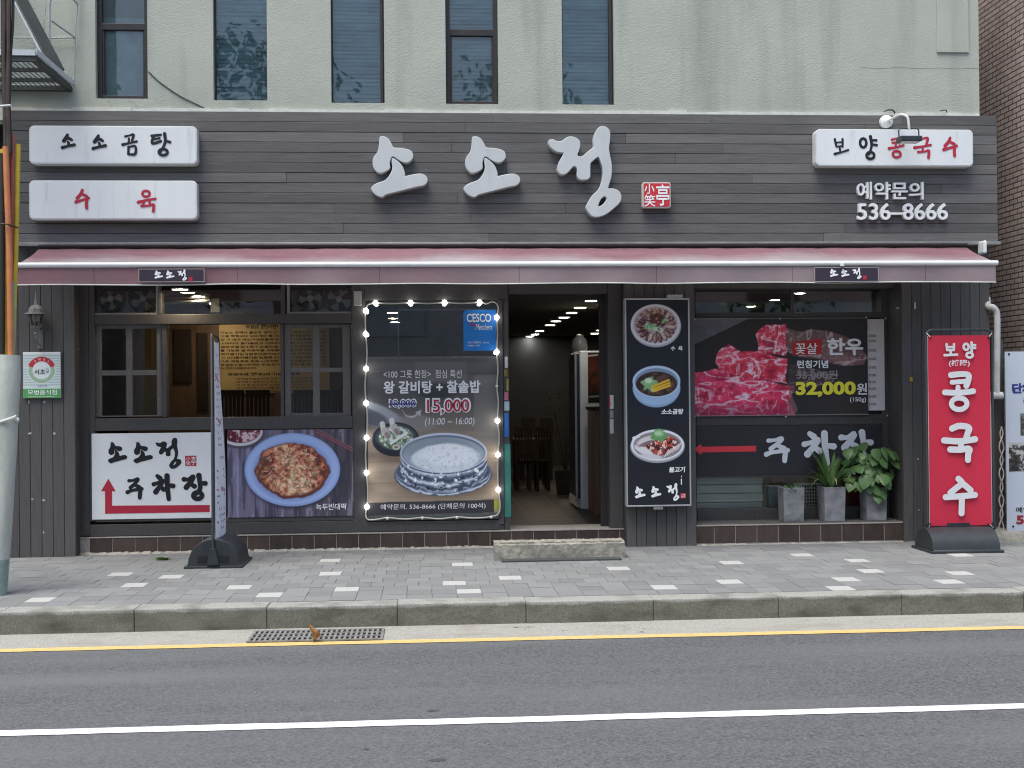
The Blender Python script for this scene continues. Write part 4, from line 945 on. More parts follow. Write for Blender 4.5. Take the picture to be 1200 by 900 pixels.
P.ell(342.5, 551.5, 43, 33, (84, 44, 40), 1.5, .06, 1, wob)
rad_ = np.hypot((P.px - 342) / 42, (P.py - 550) / 32) + wob; in_ = np.clip((1 - rad_) * 12, 0, 1)
n1 = .5 * P.noise(3.2, 3.2, 3) + .3 * P.noise(9, 9, 3) + .2 * P.noise(24, 24, 2); n1 = np.clip((n1 - .5) * 3.4 + .5 - np.clip(rad_ - .6, 0, 1) * .7, 0, 1)[..., None]
cols = np.array([(84, 40, 32), (164, 86, 62), (202, 130, 94), (226, 188, 150)]) / 255.; q_ = n1 * 2.999; k_ = q_[..., 0].astype(int); f_ = q_ - k_[..., None]
pc = cols[k_] * (1 - f_) + cols[k_ + 1] * f_; m_ = in_[..., None]; P.a = P.a * (1 - m_) + pc * m_
n2 = P.noise(7, 7, 3); P.mix(in_ * np.clip((n2 - .62) * 8, 0, 1) * .5, (106, 104, 76)); P.mix(in_ * np.clip((.36 - n2) * 8, 0, 1) * .45, (90, 34, 34))
for i in range(170):
    a, r_ = P.g.random() * 6.28, P.g.random() ** .5; cx, cy = 342 + 34 * r_ * math.cos(a), 550 + 25 * r_ * math.sin(a); q = P.g.random() * 6.28; l = 2 + 4 * P.g.random()
    P.line(cx, cy, cx + l * math.cos(q), cy + l * math.sin(q), .9, [(96, 104, 66), (226, 206, 178), (88, 40, 34)][i % 3], .8)
x0, x1, z0, z1 = rect(266.5, 503.5, 414, 605.5, YB)
t = thing('pancake_picture', 'picture board of a browned pancake on a pale blue plate over dark planks', 'picture board', ((x0 + x1) / 2, YFm, z0))
part(MB().box(x0, x1, YB + .002, YB + .01, z0, z1), 'board', black_p, t); P.build('printed_face', YB, print_m, t)
m2 = MB(); txt(m2, '녹두빈대떡', 370, 590, 406, 597.5, YB - .003, .012, .12); part(m2, 'lettering', whiteink, t)

# rice pot poster stuck on the window
YP_ = YG - .012
P = Print(431, 419.5, 584, 607, 1.75, (62, 61, 62), 21); P.lift = .78
g1 = P.noise(60, 5, 3)
tb = np.clip((P.py - 470) / 60, 0, 1); P.mix(tb, (150, 130, 108)); P.a *= (1 + .28 * (g1 - .5) * tb)[..., None]
for yy in (517, 541, 566): P.line(431, yy, 584, yy - 3, 1, (112, 92, 72), .6)
P.mix(np.clip(1 - np.abs(P.py - 447) / 10, 0, 1) * .18, (150, 150, 150)); P.poly([(486, 424), (548, 424), (548, 446), (486, 446)], (92, 92, 86), 3, .5); P.poly([(431, 424), (584, 426), (584, 436), (431, 436)], (80, 79, 80), 3, .4)
P.ell(512, 458, 24, 9, (30, 32, 36), 4, 0, .7); P.poly([(556, 440), (584, 440), (584, 520), (556, 520)], (118, 118, 112), 3, .4)
P.ell(438, 485, 36, 13, (150, 156, 168), 3, .35, .8); P.ell(433, 488, 24, 9, (60, 62, 74), 3, .35, .8); P.ell(486, 496, 26, 10, (120, 118, 116), 3, 0, .7)
P.ell(470, 534, 34, 8, (70, 56, 44), 6, 0, .5)
P.ell(463.5, 514.5, 27.5, 20, (26, 28, 36)); P.ell(464, 512, 24, 15.5, (48, 54, 58)); m = np.clip((1 - np.hypot((P.px - 464) / 21, (P.py - 512.5) / 14)) * 12, 0, 1); n1 = P.noise(4, 4, 3)
P.mix(m, (120, 138, 112)); P.mix(m * (n1 > .56), (206, 216, 206)); P.mix(m * (n1 < .42), (62, 88, 60))
for a, b, c, d in ((448, 496, 450, 507), (459, 492, 461, 504)): P.line(a, b, c, d, 6, (206, 206, 196)); P.line(a + 3, b + 8, a + 6, b + 14, 8, (176, 170, 166)); P.line(a + 5, b + 12, a + 7, b + 15, 5, (128, 112, 108))
P.line(458, 519, 476, 507, 3.4, (222, 230, 218)); P.ell(464, 523.5, 4.5, 3.2, (210, 206, 190)); P.ell(464, 523.5, 2.4, 1.6, (120, 92, 70))
# steel pot and saucer
P.ell(523, 566, 60, 20, (92, 74, 58), 8, 0, .7)

P.ell(519, 556, 57.5, 25.5, (50, 57, 74)); P.ell(519, 554.5, 56.5, 24, (120, 132, 152)); P.ell(519, 554.2, 55.5, 23.2, (62, 70, 88))
def steel(cx, cy, rx, ry, hgt, taper, pal, seed):
    uu = (P.px - cx) / rx; ok = np.abs(uu) < 1; yr = cy + ry * np.sqrt(np.clip(1 - uu * uu, 0, 1)); v = (P.py - yr) / (hgt * np.sqrt(np.clip(1.02 - uu * uu * taper, .02, 1)))
    nz_ = P.noise(9, 4, 3); ang = np.arcsin(np.clip(uu, -1, 1)); k = np.random.default_rng(seed); wv = sum(k.uniform(.3, .8) * np.sin(ang * q + k.uniform(0, 6)) for q in (3, 7, 13, 24)); q = np.clip(v * (len(pal) - 1) + (wv * .30 + (nz_ - .5) * 2.6) * (.35 + v), 0, len(pal) - 1.001)
    pa = np.array(pal) / 255.; i0 = q.astype(int); f = (q - i0)[..., None]; c = pa[i0] * (1 - f) + pa[np.minimum(i0 + 1, len(pal) - 1)] * f
    m = np.clip(v * hgt + .5, 0, 1) * np.clip((1 - v) * hgt + .5, 0, 1) * ok; m = m[..., None]; P.a = P.a * (1 - m) + c * m
steel(519, 553, 55, 19, 9, .6, [(196, 206, 224), (96, 108, 132), (40, 46, 62), (120, 134, 160), (214, 224, 238), (70, 80, 100)], 3)
steel(519.5, 534, 51, 22, 23, .55, [(226, 234, 244), (150, 164, 190), (70, 80, 102), (44, 50, 66), (132, 146, 172), (226, 234, 246), (96, 108, 134), (38, 44, 58), (150, 164, 188), (60, 68, 88)], 8)
n1 = P.noise(4, 4, 2); bm_k = np.clip((1 - np.hypot((P.px - 519) / 53, (P.py - 555) / 23)) * 14, 0, 1); P.mix(bm_k * np.clip((n1 - .68) * 9, 0, 1), (248, 250, 255)); P.mix(bm_k * np.clip((.3 - n1) * 9, 0, 1), (26, 30, 40))
P.ell(519.5, 531, 51, 23.5, (196, 206, 226)); P.ell(519.5, 531.5, 49, 21.5, (88, 98, 116)); P.ell(519.5, 532.5, 47.5, 20, (140, 154, 168)); P.ell(512, 526, 40, 13, (120, 136, 146), 3, 0, .7)
wob = (P.noise(9, 9, 3) - .5) * .18; P.ell(522, 537, 40, 16.5, (214, 226, 230), 2, 0, 1, wob); P.ell(524, 533, 30, 12.5, (240, 246, 249), 4, 0, 1, wob); n1 = P.noise(2.5, 2.5, 2); m = np.clip((1 - np.hypot((P.px - 522) / 40, (P.py - 537) / 16)) * 8, 0, 1); P.mix(m * np.clip((n1 - .55) * 6, 0, 1) * .5, (228, 236, 240)); P.mix(m * np.clip((.42 - n1) * 6, 0, 1) * .4, (160, 176, 182))
P.poly([(431, 588), (578, 586.5), (578, 602), (431, 603.5)], (40, 39, 43)); P.poly([(431, 603.5), (584, 602), (584, 608), (431, 608)], (66, 72, 72)); P.poly([(578.5, 587), (584, 587), (584, 598), (578.5, 598)], (150, 156, 40))
x0, x1, z0, z1 = rect(431, 419.5, 584, 607, YP_)
t = thing('window_poster', 'tall window poster of a steel rice pot with white lunch prices, ringed by string lights', 'poster', ((x0 + x1) / 2, YP_, z0))
P.build('printed_face', YP_, print_m, t)
part(MB().box(x0, x1, YP_ + .001, YP_ + .003, z0, z1), 'sheet', black_p, t)
m2 = MB(); Yt = YP_ - .003

for nm, body, r_, bo, sh in (('headline', '<100 그릇 한정>  점심 특선', (449.5, 433.5, 541, 443), .0, 0), ('dish_lettering', '왕 갈비탕 + 찰솥밥', (449.5, 446, 563, 461), .028, 0), ('hours_lettering', '(11:00 ~ 16:00)', (498, 489.5, 556, 500), 0, .15), ('phone_lettering', '예약문의. 536-8666 (단체문의 100석)', (446, 590, 569, 597.5), .004, .06)): tline(t, nm, whiteink, body, r_, Yt, bo, sh)
m2 = MB(); txt(m2, '15,000', 498.5, 466, 552, 487, Yt, .075); part(m2, 'price_outline', whiteink, t)
m2 = MB(); txt(m2, '15,000', 500.5, 468, 550, 485.2, Yt - .002, .012); part(m2, 'price_lettering', redink, t)
m2 = MB(); txt(m2, '18,000', 455.5, 467, 488.5, 479.5, Yt, .07); part(m2, 'old_price_outline', whiteink, t)
m2 = MB(); txt(m2, '18,000', 457, 468.5, 487, 478, Yt - .002, .0); m2.pbox(455.5, 472.8, 488.5, 474.2, Yt - .003, Yt - .0022); part(m2, 'old_price_lettering', navyink, t)
m2 = MB(); c = smooth_line([tuple(at(x, y, Yt)) for x, y in ((471, 480), (476, 487), (484, 488.5), (490, 484.5))], 5)
vs = []
for i, p in enumerate(c): wd = .010 + .02 * i / len(c); vs += [(p[0], Yt, p[2] - wd / 2), (p[0], Yt, p[2] + wd / 2)]
m2.add(vs, [(2 * i, 2 * i + 2, 2 * i + 3, 2 * i + 1) for i in range(len(c) - 1)]); m2.add([tuple(at(x, y, Yt - .001)) for x, y in ((486.5, 483), (494, 480), (492.5, 488))], [(0, 1, 2)]); part(m2, 'curved_arrow', mat('pale_grey_ink', (.45, .46, .47), .5, 0), t)
# blue member sticker
x0, x1, z0, z1 = rect(543, 363, 581.5, 411, YG - .006)
t = thing('blue_sticker', 'bright blue rounded sticker in the upper corner of the poster window', 'sticker', ((x0 + x1) / 2, YG, z0))
r_ = .05; pl = [(x1, z1), (x0 + r_, z1)] + [(x0 + r_ - r_ * math.sin(a), z1 - r_ + r_ * math.cos(a)) for a in (.4, .8, 1.2)] + [(x0, z1 - r_), (x0, z0), (x1 - r_, z0)] + [(x1 - r_ + r_ * math.sin(a), z0 + r_ - r_ * math.cos(a)) for a in (.4, .8, 1.2)] + [(x1, z0 + r_)]
part(MB().prism(pl, YG - .006, YG - .003), 'sticker_face', mat('sticker_blue', (.018, .18, .56), .4, .04, 6), t)
m2 = MB(); Yt = YG - .009; txt(m2, 'CESCO', 547, 367.5, 575.5, 377.5, Yt, .02); txt(m2, 'Members', 557, 379.5, 577, 386.5, Yt, .0, .35); txt(m2, '세스코멤버스 Zone', 548, 400, 573, 402.5, Yt); txt(m2, '1588-1119', 548, 404, 562, 406, Yt); part(m2, 'lettering', whiteink, t)
m2 = MB(); m2.add([tuple(at(x, y, Yt)) for x, y in ((549, 379), (556, 380.2), (561, 381), (558, 382.5), (553, 381.5))], [(0, 1, 2, 3, 4)]); part(m2, 'red_swoosh', redink, t)
# string lights round the window
YW = YFm - .03
lit = [(428.5, 364), (428.5, 391.5), (429, 432), (429, 472.5), (429.5, 513), (429.5, 554), (430, 594), (440, 355), (481, 354.7), (521, 354.5), (562, 354.3), (582, 372), (582, 412.5), (583, 493), (583.5, 533), (584, 574)]
dark = [(582.3, 452.5), (454, 607.5), (495, 607), (535.5, 606.5), (575.5, 606)]
c = at(506, 607, YW)
t = thing('string_lights', 'string of lit white round bulbs framing the rice pot window', 'string lights', (c.x, YFm, c.z))
path = [(431, 357), (428.5, 364), (428, 378), (428.5, 391.5), (430, 412), (429, 432), (427.8, 452), (429, 472.5), (430.6, 492), (429.5, 513), (428.4, 533), (429.5, 554), (431, 575), (430, 594), (428.6, 604), (432, 609), (443, 608.5), (454, 606.8), (475, 608.3), (495, 606.6), (515, 608), (535.5, 605.9), (556, 607.2), (575.5, 605.5), (584, 602), (586, 592), (584, 574), (583, 553), (583.5, 533), (585, 512), (583, 493), (584, 472), (582.3, 452.5), (583.5, 432), (582, 412.5), (583, 392), (582, 372), (584, 360), (578, 353.5), (570, 356), (562, 354.3), (541, 355.6), (521, 354.5), (501, 355.8), (481, 354.7), (460, 355.8), (440, 355), (431, 357)]
mb = MB(); mb.tube(smooth_line([tuple(at(x, y, YW)) for x, y in path], 5), .0085, 6); part(mb, 'cord', mat('pale_cord', (.50, .48, .42), .5, .1, 20), t, smooth=50)
part(MB().pbox(414.5, 341, 423.5, 358, YW - .01, YW + .02), 'plug_adapter', mat('grey_adapter', (.42, .41, .38), .5, .1, 12), t, bevel=.006)
for i, (x, y) in enumerate(lit + dark):
    p = at(x, y, YW - .012); mb = MB(); mb.ball(p, .027 if i < len(lit) else .017, 7); part(mb, 'bulb', bulb_e if i < len(lit) else bulbless, t, smooth=80)

# ------------------------------------------------------------------ black menu sign by the door
YM = -.13
x0, x1, z0, z1 = rect(733, 349.5, 809, 593.5, YM)
t = thing('menu_sign', 'tall black menu sign with photos of three dishes on the pillar beside the door', 'sign', ((x0 + x1) / 2, 0, z0))
part(MB().box(x0 + .003, x1 - .003, YM + .012, -.006, z0 + .003, z1 - .003), 'sign_body', mat('grey_sign_side', (.30, .30, .29), .5, .1, 8), t)
part(MB().ring(x0, x1, z0, z1, .016, YM - .006, YM + .02), 'frame', alu, t, bevel=.003)
P = Print(733, 349.5, 809, 593.5, 2.6, (24, 26, 33), 31); P.lift = .9
def meatfan(cx, cy, rx, ry, a0, a1, n, cols):
    for i in range(n):
        a = math.radians(a0 + (a1 - a0) * i / max(1, n - 1)); x, y = cx + rx * math.cos(a), cy + ry * math.sin(a)
        P.ell(x + .6, y + .6, 5.6, 2.6, (40, 22, 24), .8, a); P.ell(x, y, 5.4, 2.2, cols[i % len(cols)], .7, a); P.line(x - 4 * math.cos(a), y - 4 * math.sin(a), x + 4 * math.cos(a), y + 4 * math.sin(a), .7, (188, 158, 154), .5)
P.ell(769.5, 382, 29.5, 25, (168, 166, 174)); P.ell(769, 380.5, 29, 24, (206, 204, 210)); P.ell(769, 380.5, 25.5, 20.8, (168, 150, 150), 2)
n1 = P.noise(5, 5, 3); n2 = P.noise(2.2, 2.2, 2)
meatfan(769, 381, 18, 15, 120, 240, 7, [(92, 50, 56), (110, 66, 68)]); meatfan(769, 381, 18, 15, -60, 110, 11, [(150, 106, 104), (196, 172, 166), (120, 76, 78)]); meatfan(769, 380, 15, 13, 235, 300, 5, [(176, 140, 116), (142, 92, 70)])
P.ell(771, 376, 11, 8.5, (66, 44, 36), 2); P.ell(763, 383, 7, 4, (112, 168, 108), 1.5); P.ell(772, 386, 7, 2.6, (182, 206, 172), 1, .2); P.ell(780, 376, 4.5, 2.4, (130, 178, 120), 1, -.4); P.ell(772, 374, 5, 4, (88, 40, 32), 1.5)
m = np.clip((1 - np.hypot((P.px - 769) / 25, (P.py - 380) / 20)) * 8, 0, 1); P.mix(m * np.clip((n2 - .66) * 8, 0, 1) * .6, (226, 212, 204)); P.mix(m * np.clip((.34 - n2) * 8, 0, 1) * .7, (44, 28, 30))
P.ell(769.5, 457, 27, 20.5, (128, 158, 194), 1); P.ell(769.5, 455, 28, 19.5, (148, 178, 212)); P.ell(769.5, 447, 28, 18.5, (184, 204, 226)); P.ell(769.5, 448, 25.5, 16.5, (120, 142, 170)); P.ell(769.5, 450, 24, 14.5, (46, 32, 28))
n1 = P.noise(5, 5, 3); m = np.clip((1 - np.hypot((P.px - 769) / 23, (P.py - 450) / 14)) * 8, 0, 1); P.mix(m * (n1 > .58) * .7, (108, 70, 56)); P.ell(761, 449, 8.5, 7.5, (130, 176, 118), 2, 0, 1, (P.noise(4, 4, 2) - .5) * .8); P.ell(760, 446, 4.5, 3, (198, 224, 184), 1.5); P.ell(766, 457, 4, 2.5, (176, 206, 150), 1.5)
for q in (0, 3.4, 6.4): P.line(765 + q * .3, 453 + q * .8, 784 + q * .2, 445.5 + q, 2.6, [(226, 178, 44), (206, 148, 34), (236, 196, 70)][int(q) % 3])
P.ell(770, 523, 32, 19.5, (150, 152, 160)); P.ell(770, 521.5, 31, 18.3, (222, 224, 230)); P.ell(770, 522, 28.5, 16, (128, 124, 130)); n1 = P.noise(4, 3, 3)
m = np.clip((1 - np.hypot((P.px - 771) / 26, (P.py - 521.5) / 13)) * 6, 0, 1); P.mix(m, (112, 40, 36)); P.mix(m * (n1 > .54), (182, 74, 58)); P.mix(m * (n1 < .4), (64, 22, 22)); P.mix(m * (P.noise(3, 3, 2) > .66), (226, 196, 186))
P.ell(754, 528, 13, 4, (212, 210, 216), 1.5, .45); P.ell(757, 516, 12, 4.5, (206, 200, 200), 1.5, -.35); P.ell(757, 519.5, 10, 2, (120, 100, 104), 1, -.35); [P.line(778 + 3 * q, 535 - q * 1.6, 783 + 3 * q, 528 - q * 1.8, 1.4, (222, 220, 222), .9) for q in range(6)]; P.ell(762, 535, 14, 3, (196, 196, 204), 1.5, .12); P.line(742, 513, 748, 511, 3, (222, 222, 226)); P.line(742, 513, 741, 518, 2, (222, 222, 226))
P.ell(772, 510.5, 10, 7, (92, 146, 88), 2, 0, 1, (P.noise(3.5, 3.5, 2) - .5) * .9); P.ell(771, 508, 5, 3.5, (166, 204, 152), 2, 0, 1, (P.noise(3, 3, 2) - .5) * .9)
P.build('printed_face', YM, print_m, t)
m2 = MB(); Yt = YM - .003
for s_, r_ in (('수  육', (786, 405.5, 800, 411)), ('소소곰탕', (775, 479, 801, 485.5)), ('불고기', (784, 547, 803, 553.5))): tline(t, 'dish_name', whiteink, s_, r_, Yt, .03, .1)
for ch, a, b, c, d in (('소', 744, 570, 756.5, 584), ('소', 763, 569.5, 775, 583), ('정', 781, 566, 796, 587)): brush(m2, ch, a, b, c, d, Yt, .17)
part(MB().pbox(797.9, 561, 799, 568, Yt, Yt + .001).pbox(798.2, 557.5, 799, 559.2, Yt, Yt + .001), 'small_mark', whiteink, t)
part(m2, 'house_name', whiteink, t)
s_ = part(MB().pbox(797.5, 578, 803.5, 584, Yt, Yt + .002), 'seal', redbright, t)
m2 = MB(); txt(m2, '小', 798, 578.4, 800.3, 580.8, Yt - .002); txt(m2, '笑', 798, 581.2, 800.3, 583.6, Yt - .002); txt(m2, '亭', 800.6, 578.6, 803.2, 583.4, Yt - .002); m2.build('seal_lettering', whiteink, s_)
part(MB().pbox(782, 345.3, 800, 349, YM + .01, YM + .07), 'top_clip', alu, t); part(MB().pbox(766, 593.8, 777, 597, YM + .02, YM + .06), 'bottom_clip', alu, t)

# ------------------------------------------------------------------ right window: meat banner, price sheet, dark board
YBn = YR - .035
P = Print(812.5, 372.5, 1017, 487, 1.8, (46, 43, 45), 41); P.lift = 1.0
P.poly([(812, 372), (880, 372), (812, 404)], (98, 98, 108), 1.5); P.mix((P.noise(6, 6, 2) - .4) * .8 * (P.py < 404) * ((P.px - 812) / 68 + (P.py - 372) / 32 < 1), (128, 128, 136))
P.mix(np.clip((P.px - 930) / 80, 0, 1) * np.clip((P.py - 420) / 30, 0, 1) * .7, (62, 57, 54))
def meat(pts, base, seed, al=1.0, dark=0):
    wv = (P.noise(16, 16, 3) - .5) * 6; px0, py0 = P.px.copy(), P.py.copy(); P.px = P.px + wv; P.py = P.py + wv * .6
    m = P.poly(pts, base, .8, al); P.px, P.py = px0, py0
    base = np.array(base); u = P.noise(30, 14, 2); a = P.noise(13, 8, 3); b = P.noise(34, 11, 3); c = P.noise(12, 30, 3); d = P.noise(5, 4, 2)
    P.mix(m * al * np.clip((.48 - a) * 5, 0, 1) * .75, base * np.array([.66, .5, .62])); P.mix(m * al * np.clip((u - .55) * 5, 0, 1) * .5, np.minimum(255, base * 1.18 + 14))
    w1 = np.clip(1 - np.abs(b - .47) / .055, 0, 1) * np.clip((u - .36) * 6, 0, 1); w2 = np.clip(1 - np.abs(c - .55) / .05, 0, 1) * np.clip((.64 - u) * 6, 0, 1); w3 = np.clip(1 - np.abs(a - .58) / .025, 0, 1) * .6
    P.mix(m * al * np.clip(w1 + w2 + w3, 0, 1) * .92, (255, 240, 246)); P.mix(m * al * np.clip((d - .68) * 8, 0, 1) * .6, (250, 214, 226)); P.mix(m * al * np.clip((.3 - d) * 8, 0, 1) * .5, base * .55)
    return m
meat([(920, 384), (938, 389), (950, 386), (968, 388), (990, 394), (1008, 406), (1016, 420), (1014, 428), (990, 430), (962, 422), (935, 418), (922, 412)], (160, 118, 112), 1, .6)
meat([(922, 380), (922, 418), (888, 412), (886, 392), (896, 382)], (226, 62, 92), 2)
meat([(922, 420), (922, 450), (886, 444), (842, 436), (838, 424), (846, 408), (854, 403), (868, 412), (890, 411), (908, 418)], (230, 56, 86), 3)
meat([(922, 452), (932, 452), (926, 470), (930, 487), (812, 487), (812, 436), (838, 432), (862, 440), (888, 443)], (228, 52, 92), 4)
P.mix(np.clip((P.py - 468) / 14, 0, 1) * (P.px < 926) * .45, (92, 22, 52))
meat([(924, 426), (970, 436), (978, 448), (924, 462)], (104, 84, 80), 5, .45); P.poly([(924, 455), (934, 480), (930, 487), (924, 487)], (152, 106, 104), 1, .7)
P.poly([(927.5, 401), (963, 397), (963, 415.5), (928.5, 416.5)], (178, 44, 46))
P.line(812, 373, 1017, 373, 1, (140, 140, 140), .7); P.line(812, 486.6, 1017, 486.6, 1.3, (150, 150, 150), .8)
x0, x1, z0, z1 = rect(812.5, 372.5, 1017, 487, YBn)
t = thing('meat_banner', 'wide banner photo of raw marbled beef with yellow price numerals', 'banner', ((x0 + x1) / 2, YR, z0))
P.build('printed_cloth', YBn, print_m, t, warp=lambda u, v: .006 * np.sin(u * 19 + v * 3) * (.4 + v) - .004 * np.sin(u * 7))
m2 = MB(); Yt = YBn - .016
txt(m2, '꽃살', 932, 402, 958, 415, Yt, .01, .05); part(m2, 'red_tag_lettering', whiteink, t)
for nm, body, r_, bo in (('headline', '한우', (969, 396, 1011.5, 416.5), .032), ('launch_lettering', '런칭기념', (934, 422, 970.5, 431.5), .03), ('unit_lettering', '원', (1004, 449, 1016, 462.5), .02), ('weight_lettering', '(150g)', (996, 465.5, 1015, 472), .01)): tline(t, nm, whiteink, body, r_, Yt, bo)
m2 = MB(); txt(m2, '35,000원', 933.5, 434, 981.5, 445, Yt, .015); part(m2, 'old_price_lettering', greyink, t)
m2 = MB(); m2.pbox(932.5, 438.8, 982.5, 440, Yt - .002, Yt - .001); part(m2, 'strike_line', greyink, t)
m2 = MB(); txt(m2, '32,000', 932.5, 447, 1003, 465.5, Yt, .045); part(m2, 'price_lettering', yellowink, t)
for x, y in ((814, 374), (914, 373.5), (1015, 372), (814, 488), (921, 488.5), (1040, 487), (1038, 373)):
    p = at(x, y, YBn - .012); part(MB().ball(p, .012, 6), 'corner_tack', alu, t, smooth=60)
x0, x1, z0, z1 = rect(1012, 374, 1036.5, 481, YR - .012)
t = thing('price_sheet', 'narrow pale price sheet showing from behind the beef banner', 'notice', ((x0 + x1) / 2, YR, z0))
part(MB().box(x0, x1, YR - .012, YR - .006, z0, z1), 'sheet', mat('pale_sheet', (.62, .60, .60), .5, .06, 6), t)
m2 = MB()
for y in (392, 398, 409, 419, 429, 438, 446, 454, 463, 472): txt(m2, '000', 1018.5, y, 1027, y + 3.2, YR - .015, .0)
part(m2, 'price_figures', mat('dark_brown_ink', (.05, .04, .04), .5, 0), t)
YDb = YR - .01
x0, x1, z0, z1 = rect(816.5, 498.5, 1033.5, 556, YDb)
t = thing('dark_parking_board', 'long black board with a red arrow and white parking characters behind the planters', 'sign', ((x0 + x1) / 2, YR, z0))
part(MB().box(x0, x1, YDb, YDb + .009, z0, z1), 'board', black_p, t)
m2 = MB(); m2.prism([(at(x, y, YDb).x, at(x, y, YDb).z) for x, y in ((812.8, 526.5), (822, 520), (822, 523.6), (886, 522.3), (886, 529), (822, 530.2), (822, 533.2))], YDb - .003, YDb - .0005); part(m2, 'arrow', mat('bright_red_vinyl', (.80, .055, .07), .45, .05, 8), t)
m2 = MB()
for ch, a, b, c, d in (('주', 895, 511, 926, 543.5), ('차', 938.5, 504, 981, 547), ('장', 982, 503.5, 1024, 545)): brush(m2, ch, a, b, c, d, YDb - .004, .175)
part(m2, 'lettering', mat('white_vinyl', (.76, .78, .80), .45, .05, 8), t)
# things stored behind the low glass
Yk = YR + .18
c = at(854, 596, Yk)
x0, x1, z0, z1 = rect(814, 557, 894, 596.5, Yk)
t = thing('stacked_trays', 'stack of pale green trays behind the low glass, left of the planters', 'trays', ((x0 + x1) / 2, Yk, ZFL))
tray = mat('pale_green_tray', (.66, .76, .70), .5, .12, 8, .1, 40, (.6, 1, 4))
zz0 = z0 - .12; n = 5; hh = (z1 - zz0) / n
part(MB().box(x0 + .02, x1 - .02, Yk + .02, Yk + .36, ZFL, zz0 - .001), 'trolley', dframe_m, t)
for i in range(n):
    o = part(MB().box(x0 + .004 * (i % 2), x1 - .006 * (i % 2), Yk - .004 * (i % 2), Yk + .4, zz0 + i * hh, zz0 + (i + 1) * hh - .006), 'tray', tray, t, bevel=.008)
x0, x1, z0, z1 = rect(901, 570, 918, 596, Yk); t = tag(MB().box(x0, x1, Yk, Yk + .15, z0 - .14, z1).build('paper_carton', mat('pale_blue_carton', (.42, .50, .54), .6, .15, 14), None, bevel=.004, org=(x0, Yk, z0 - .14)), 'pale blue carton standing just left of the nearest-to-door planter', 'carton')
mb = MB(); mb.add([tuple(at(x, y, Yk + .02)) for x, y in ((902, 556), (920, 557), (918, 564), (906, 567))], [(0, 1, 2, 3)]); mb.add([tuple(at(x, y, Yk + .024)) for x, y in ((902, 556), (920, 557), (918, 564), (906, 567))], [(3, 2, 1, 0)])
tag(mb.build('pink_paper', mat('pink_paper', (.42, .25, .24), .7, .1, 9), None, org=tuple(at(910, 562, Yk))), 'folded pink paper hanging above the pale blue carton', 'paper')
x0, x1, z0, z1 = rect(936, 568, 964, 597, Yk)
t = thing('lattice_basket', 'white plastic lattice basket between the first two grey planters', 'basket', ((x0 + x1) / 2, Yk, z0 - .1))
bm_ = mat('basket_plastic', (.75, .80, .77), .45, .05, 9)
mb = MB(); nn = 9
for i in range(nn + 1):
    x = x0 + (x1 - x0) * i / nn; mb.box(x - .005, x + .005, Yk, Yk + .008, z0 - .1, z1)
for i in range(11):
    z = z0 - .1 + (z1 - z0 + .1) * i / 10; mb.box(x0 - .005, x1 + .005, Yk - .003, Yk - .0005, z - .005, z + .005)
mb.box(x0 - .008, x1 + .008, Yk - .012, Yk + .02, z1, z1 + .014); part(mb, 'lattice_side', bm_, t)
part(MB().box(x0 - .005, x1 + .005, Yk + .2, Yk + .22, z0 - .1, z1), 'shade_back', mat('basket_shade', (.03, .03, .03), .7, 0), t)  # near-black back stands for the shade inside the white basket
x0, x1, z0, z1 = rect(984, 562, 1012, 597, Yk)
tag(MB().box(x0, x1, Yk + .01, Yk + .3, z0 - .12, z1).build('red_crate', mat('dark_red_plastic', (.16, .012, .018), .45, .15, 9), None, bevel=.01, org=(x0, Yk, z0 - .12)), 'dark red plastic crate behind the glass between two leafy planters', 'crate')

# ------------------------------------------------------------------ planters on the ledge
def planter(pxc, pyb, pyt, Y, wpx, label, seed):
    c = at(pxc, pyb, Y); zt_ = at(pxc, pyt, Y).z; zb_ = ZP2 + .008; w1 = wpx / 112 / 2; w0 = w1 * .93
    t = thing('planter', label, 'planter', (c.x, Y + w1, zb_), 'grey planters on the ledge')
    cy = Y + w1; mb = MB()
    def sq(w_, z): return [(c.x - w_, cy - w_, z), (c.x + w_, cy - w_, z), (c.x + w_, cy + w_, z), (c.x - w_, cy + w_, z)]
    mb.add(sq(w0, zb_) + sq(w1, zt_) + sq(w1 - .022, zt_) + sq(w0 - .01, zt_ - .05), [(3, 2, 1, 0)] + [(k * 4 + i, k * 4 + (i + 1) % 4, k * 4 + 4 + (i + 1) % 4, k * 4 + 4 + i) for k in range(3) for i in range(4)])
    part(mb, 'pot', pot_m, t, bevel=.006); part(MB().box(c.x - w0 + .012, c.x + w0 - .012, cy - w0 + .012, cy + w0 - .012, zt_ - .09, zt_ - .035), 'soil', earth, t)
    return t, c.x, cy, zt_
def leaf_strip(mb, p0, az, ln, rise, droop, wd, n=7, fold=.25):
    vs = []; d = Vector((math.cos(az), math.sin(az), 0)); s = Vector((-math.sin(az), math.cos(az), 0)); fs = []
    for i in range(n + 1):
        u = i / n; p = Vector(p0) + d * (ln * (u * .75 + .25 * u * u)) + Vector((0, 0, rise * u - droop * u * u * u)); w_ = wd * (min(1, .45 + u * 2) if u < .5 else 1) * (1 - max(0, (u - .45) / .55) ** 2) + .0005
        vs += [p - s * w_ + Vector((0, 0, w_ * fold)), p, p + s * w_ + Vector((0, 0, w_ * fold))]
    for i in range(n): fs += [(3 * i, 3 * i + 1, 3 * i + 4, 3 * i + 3), (3 * i + 1, 3 * i + 2, 3 * i + 5, 3 * i + 4)]
    mb.add(vs, fs)
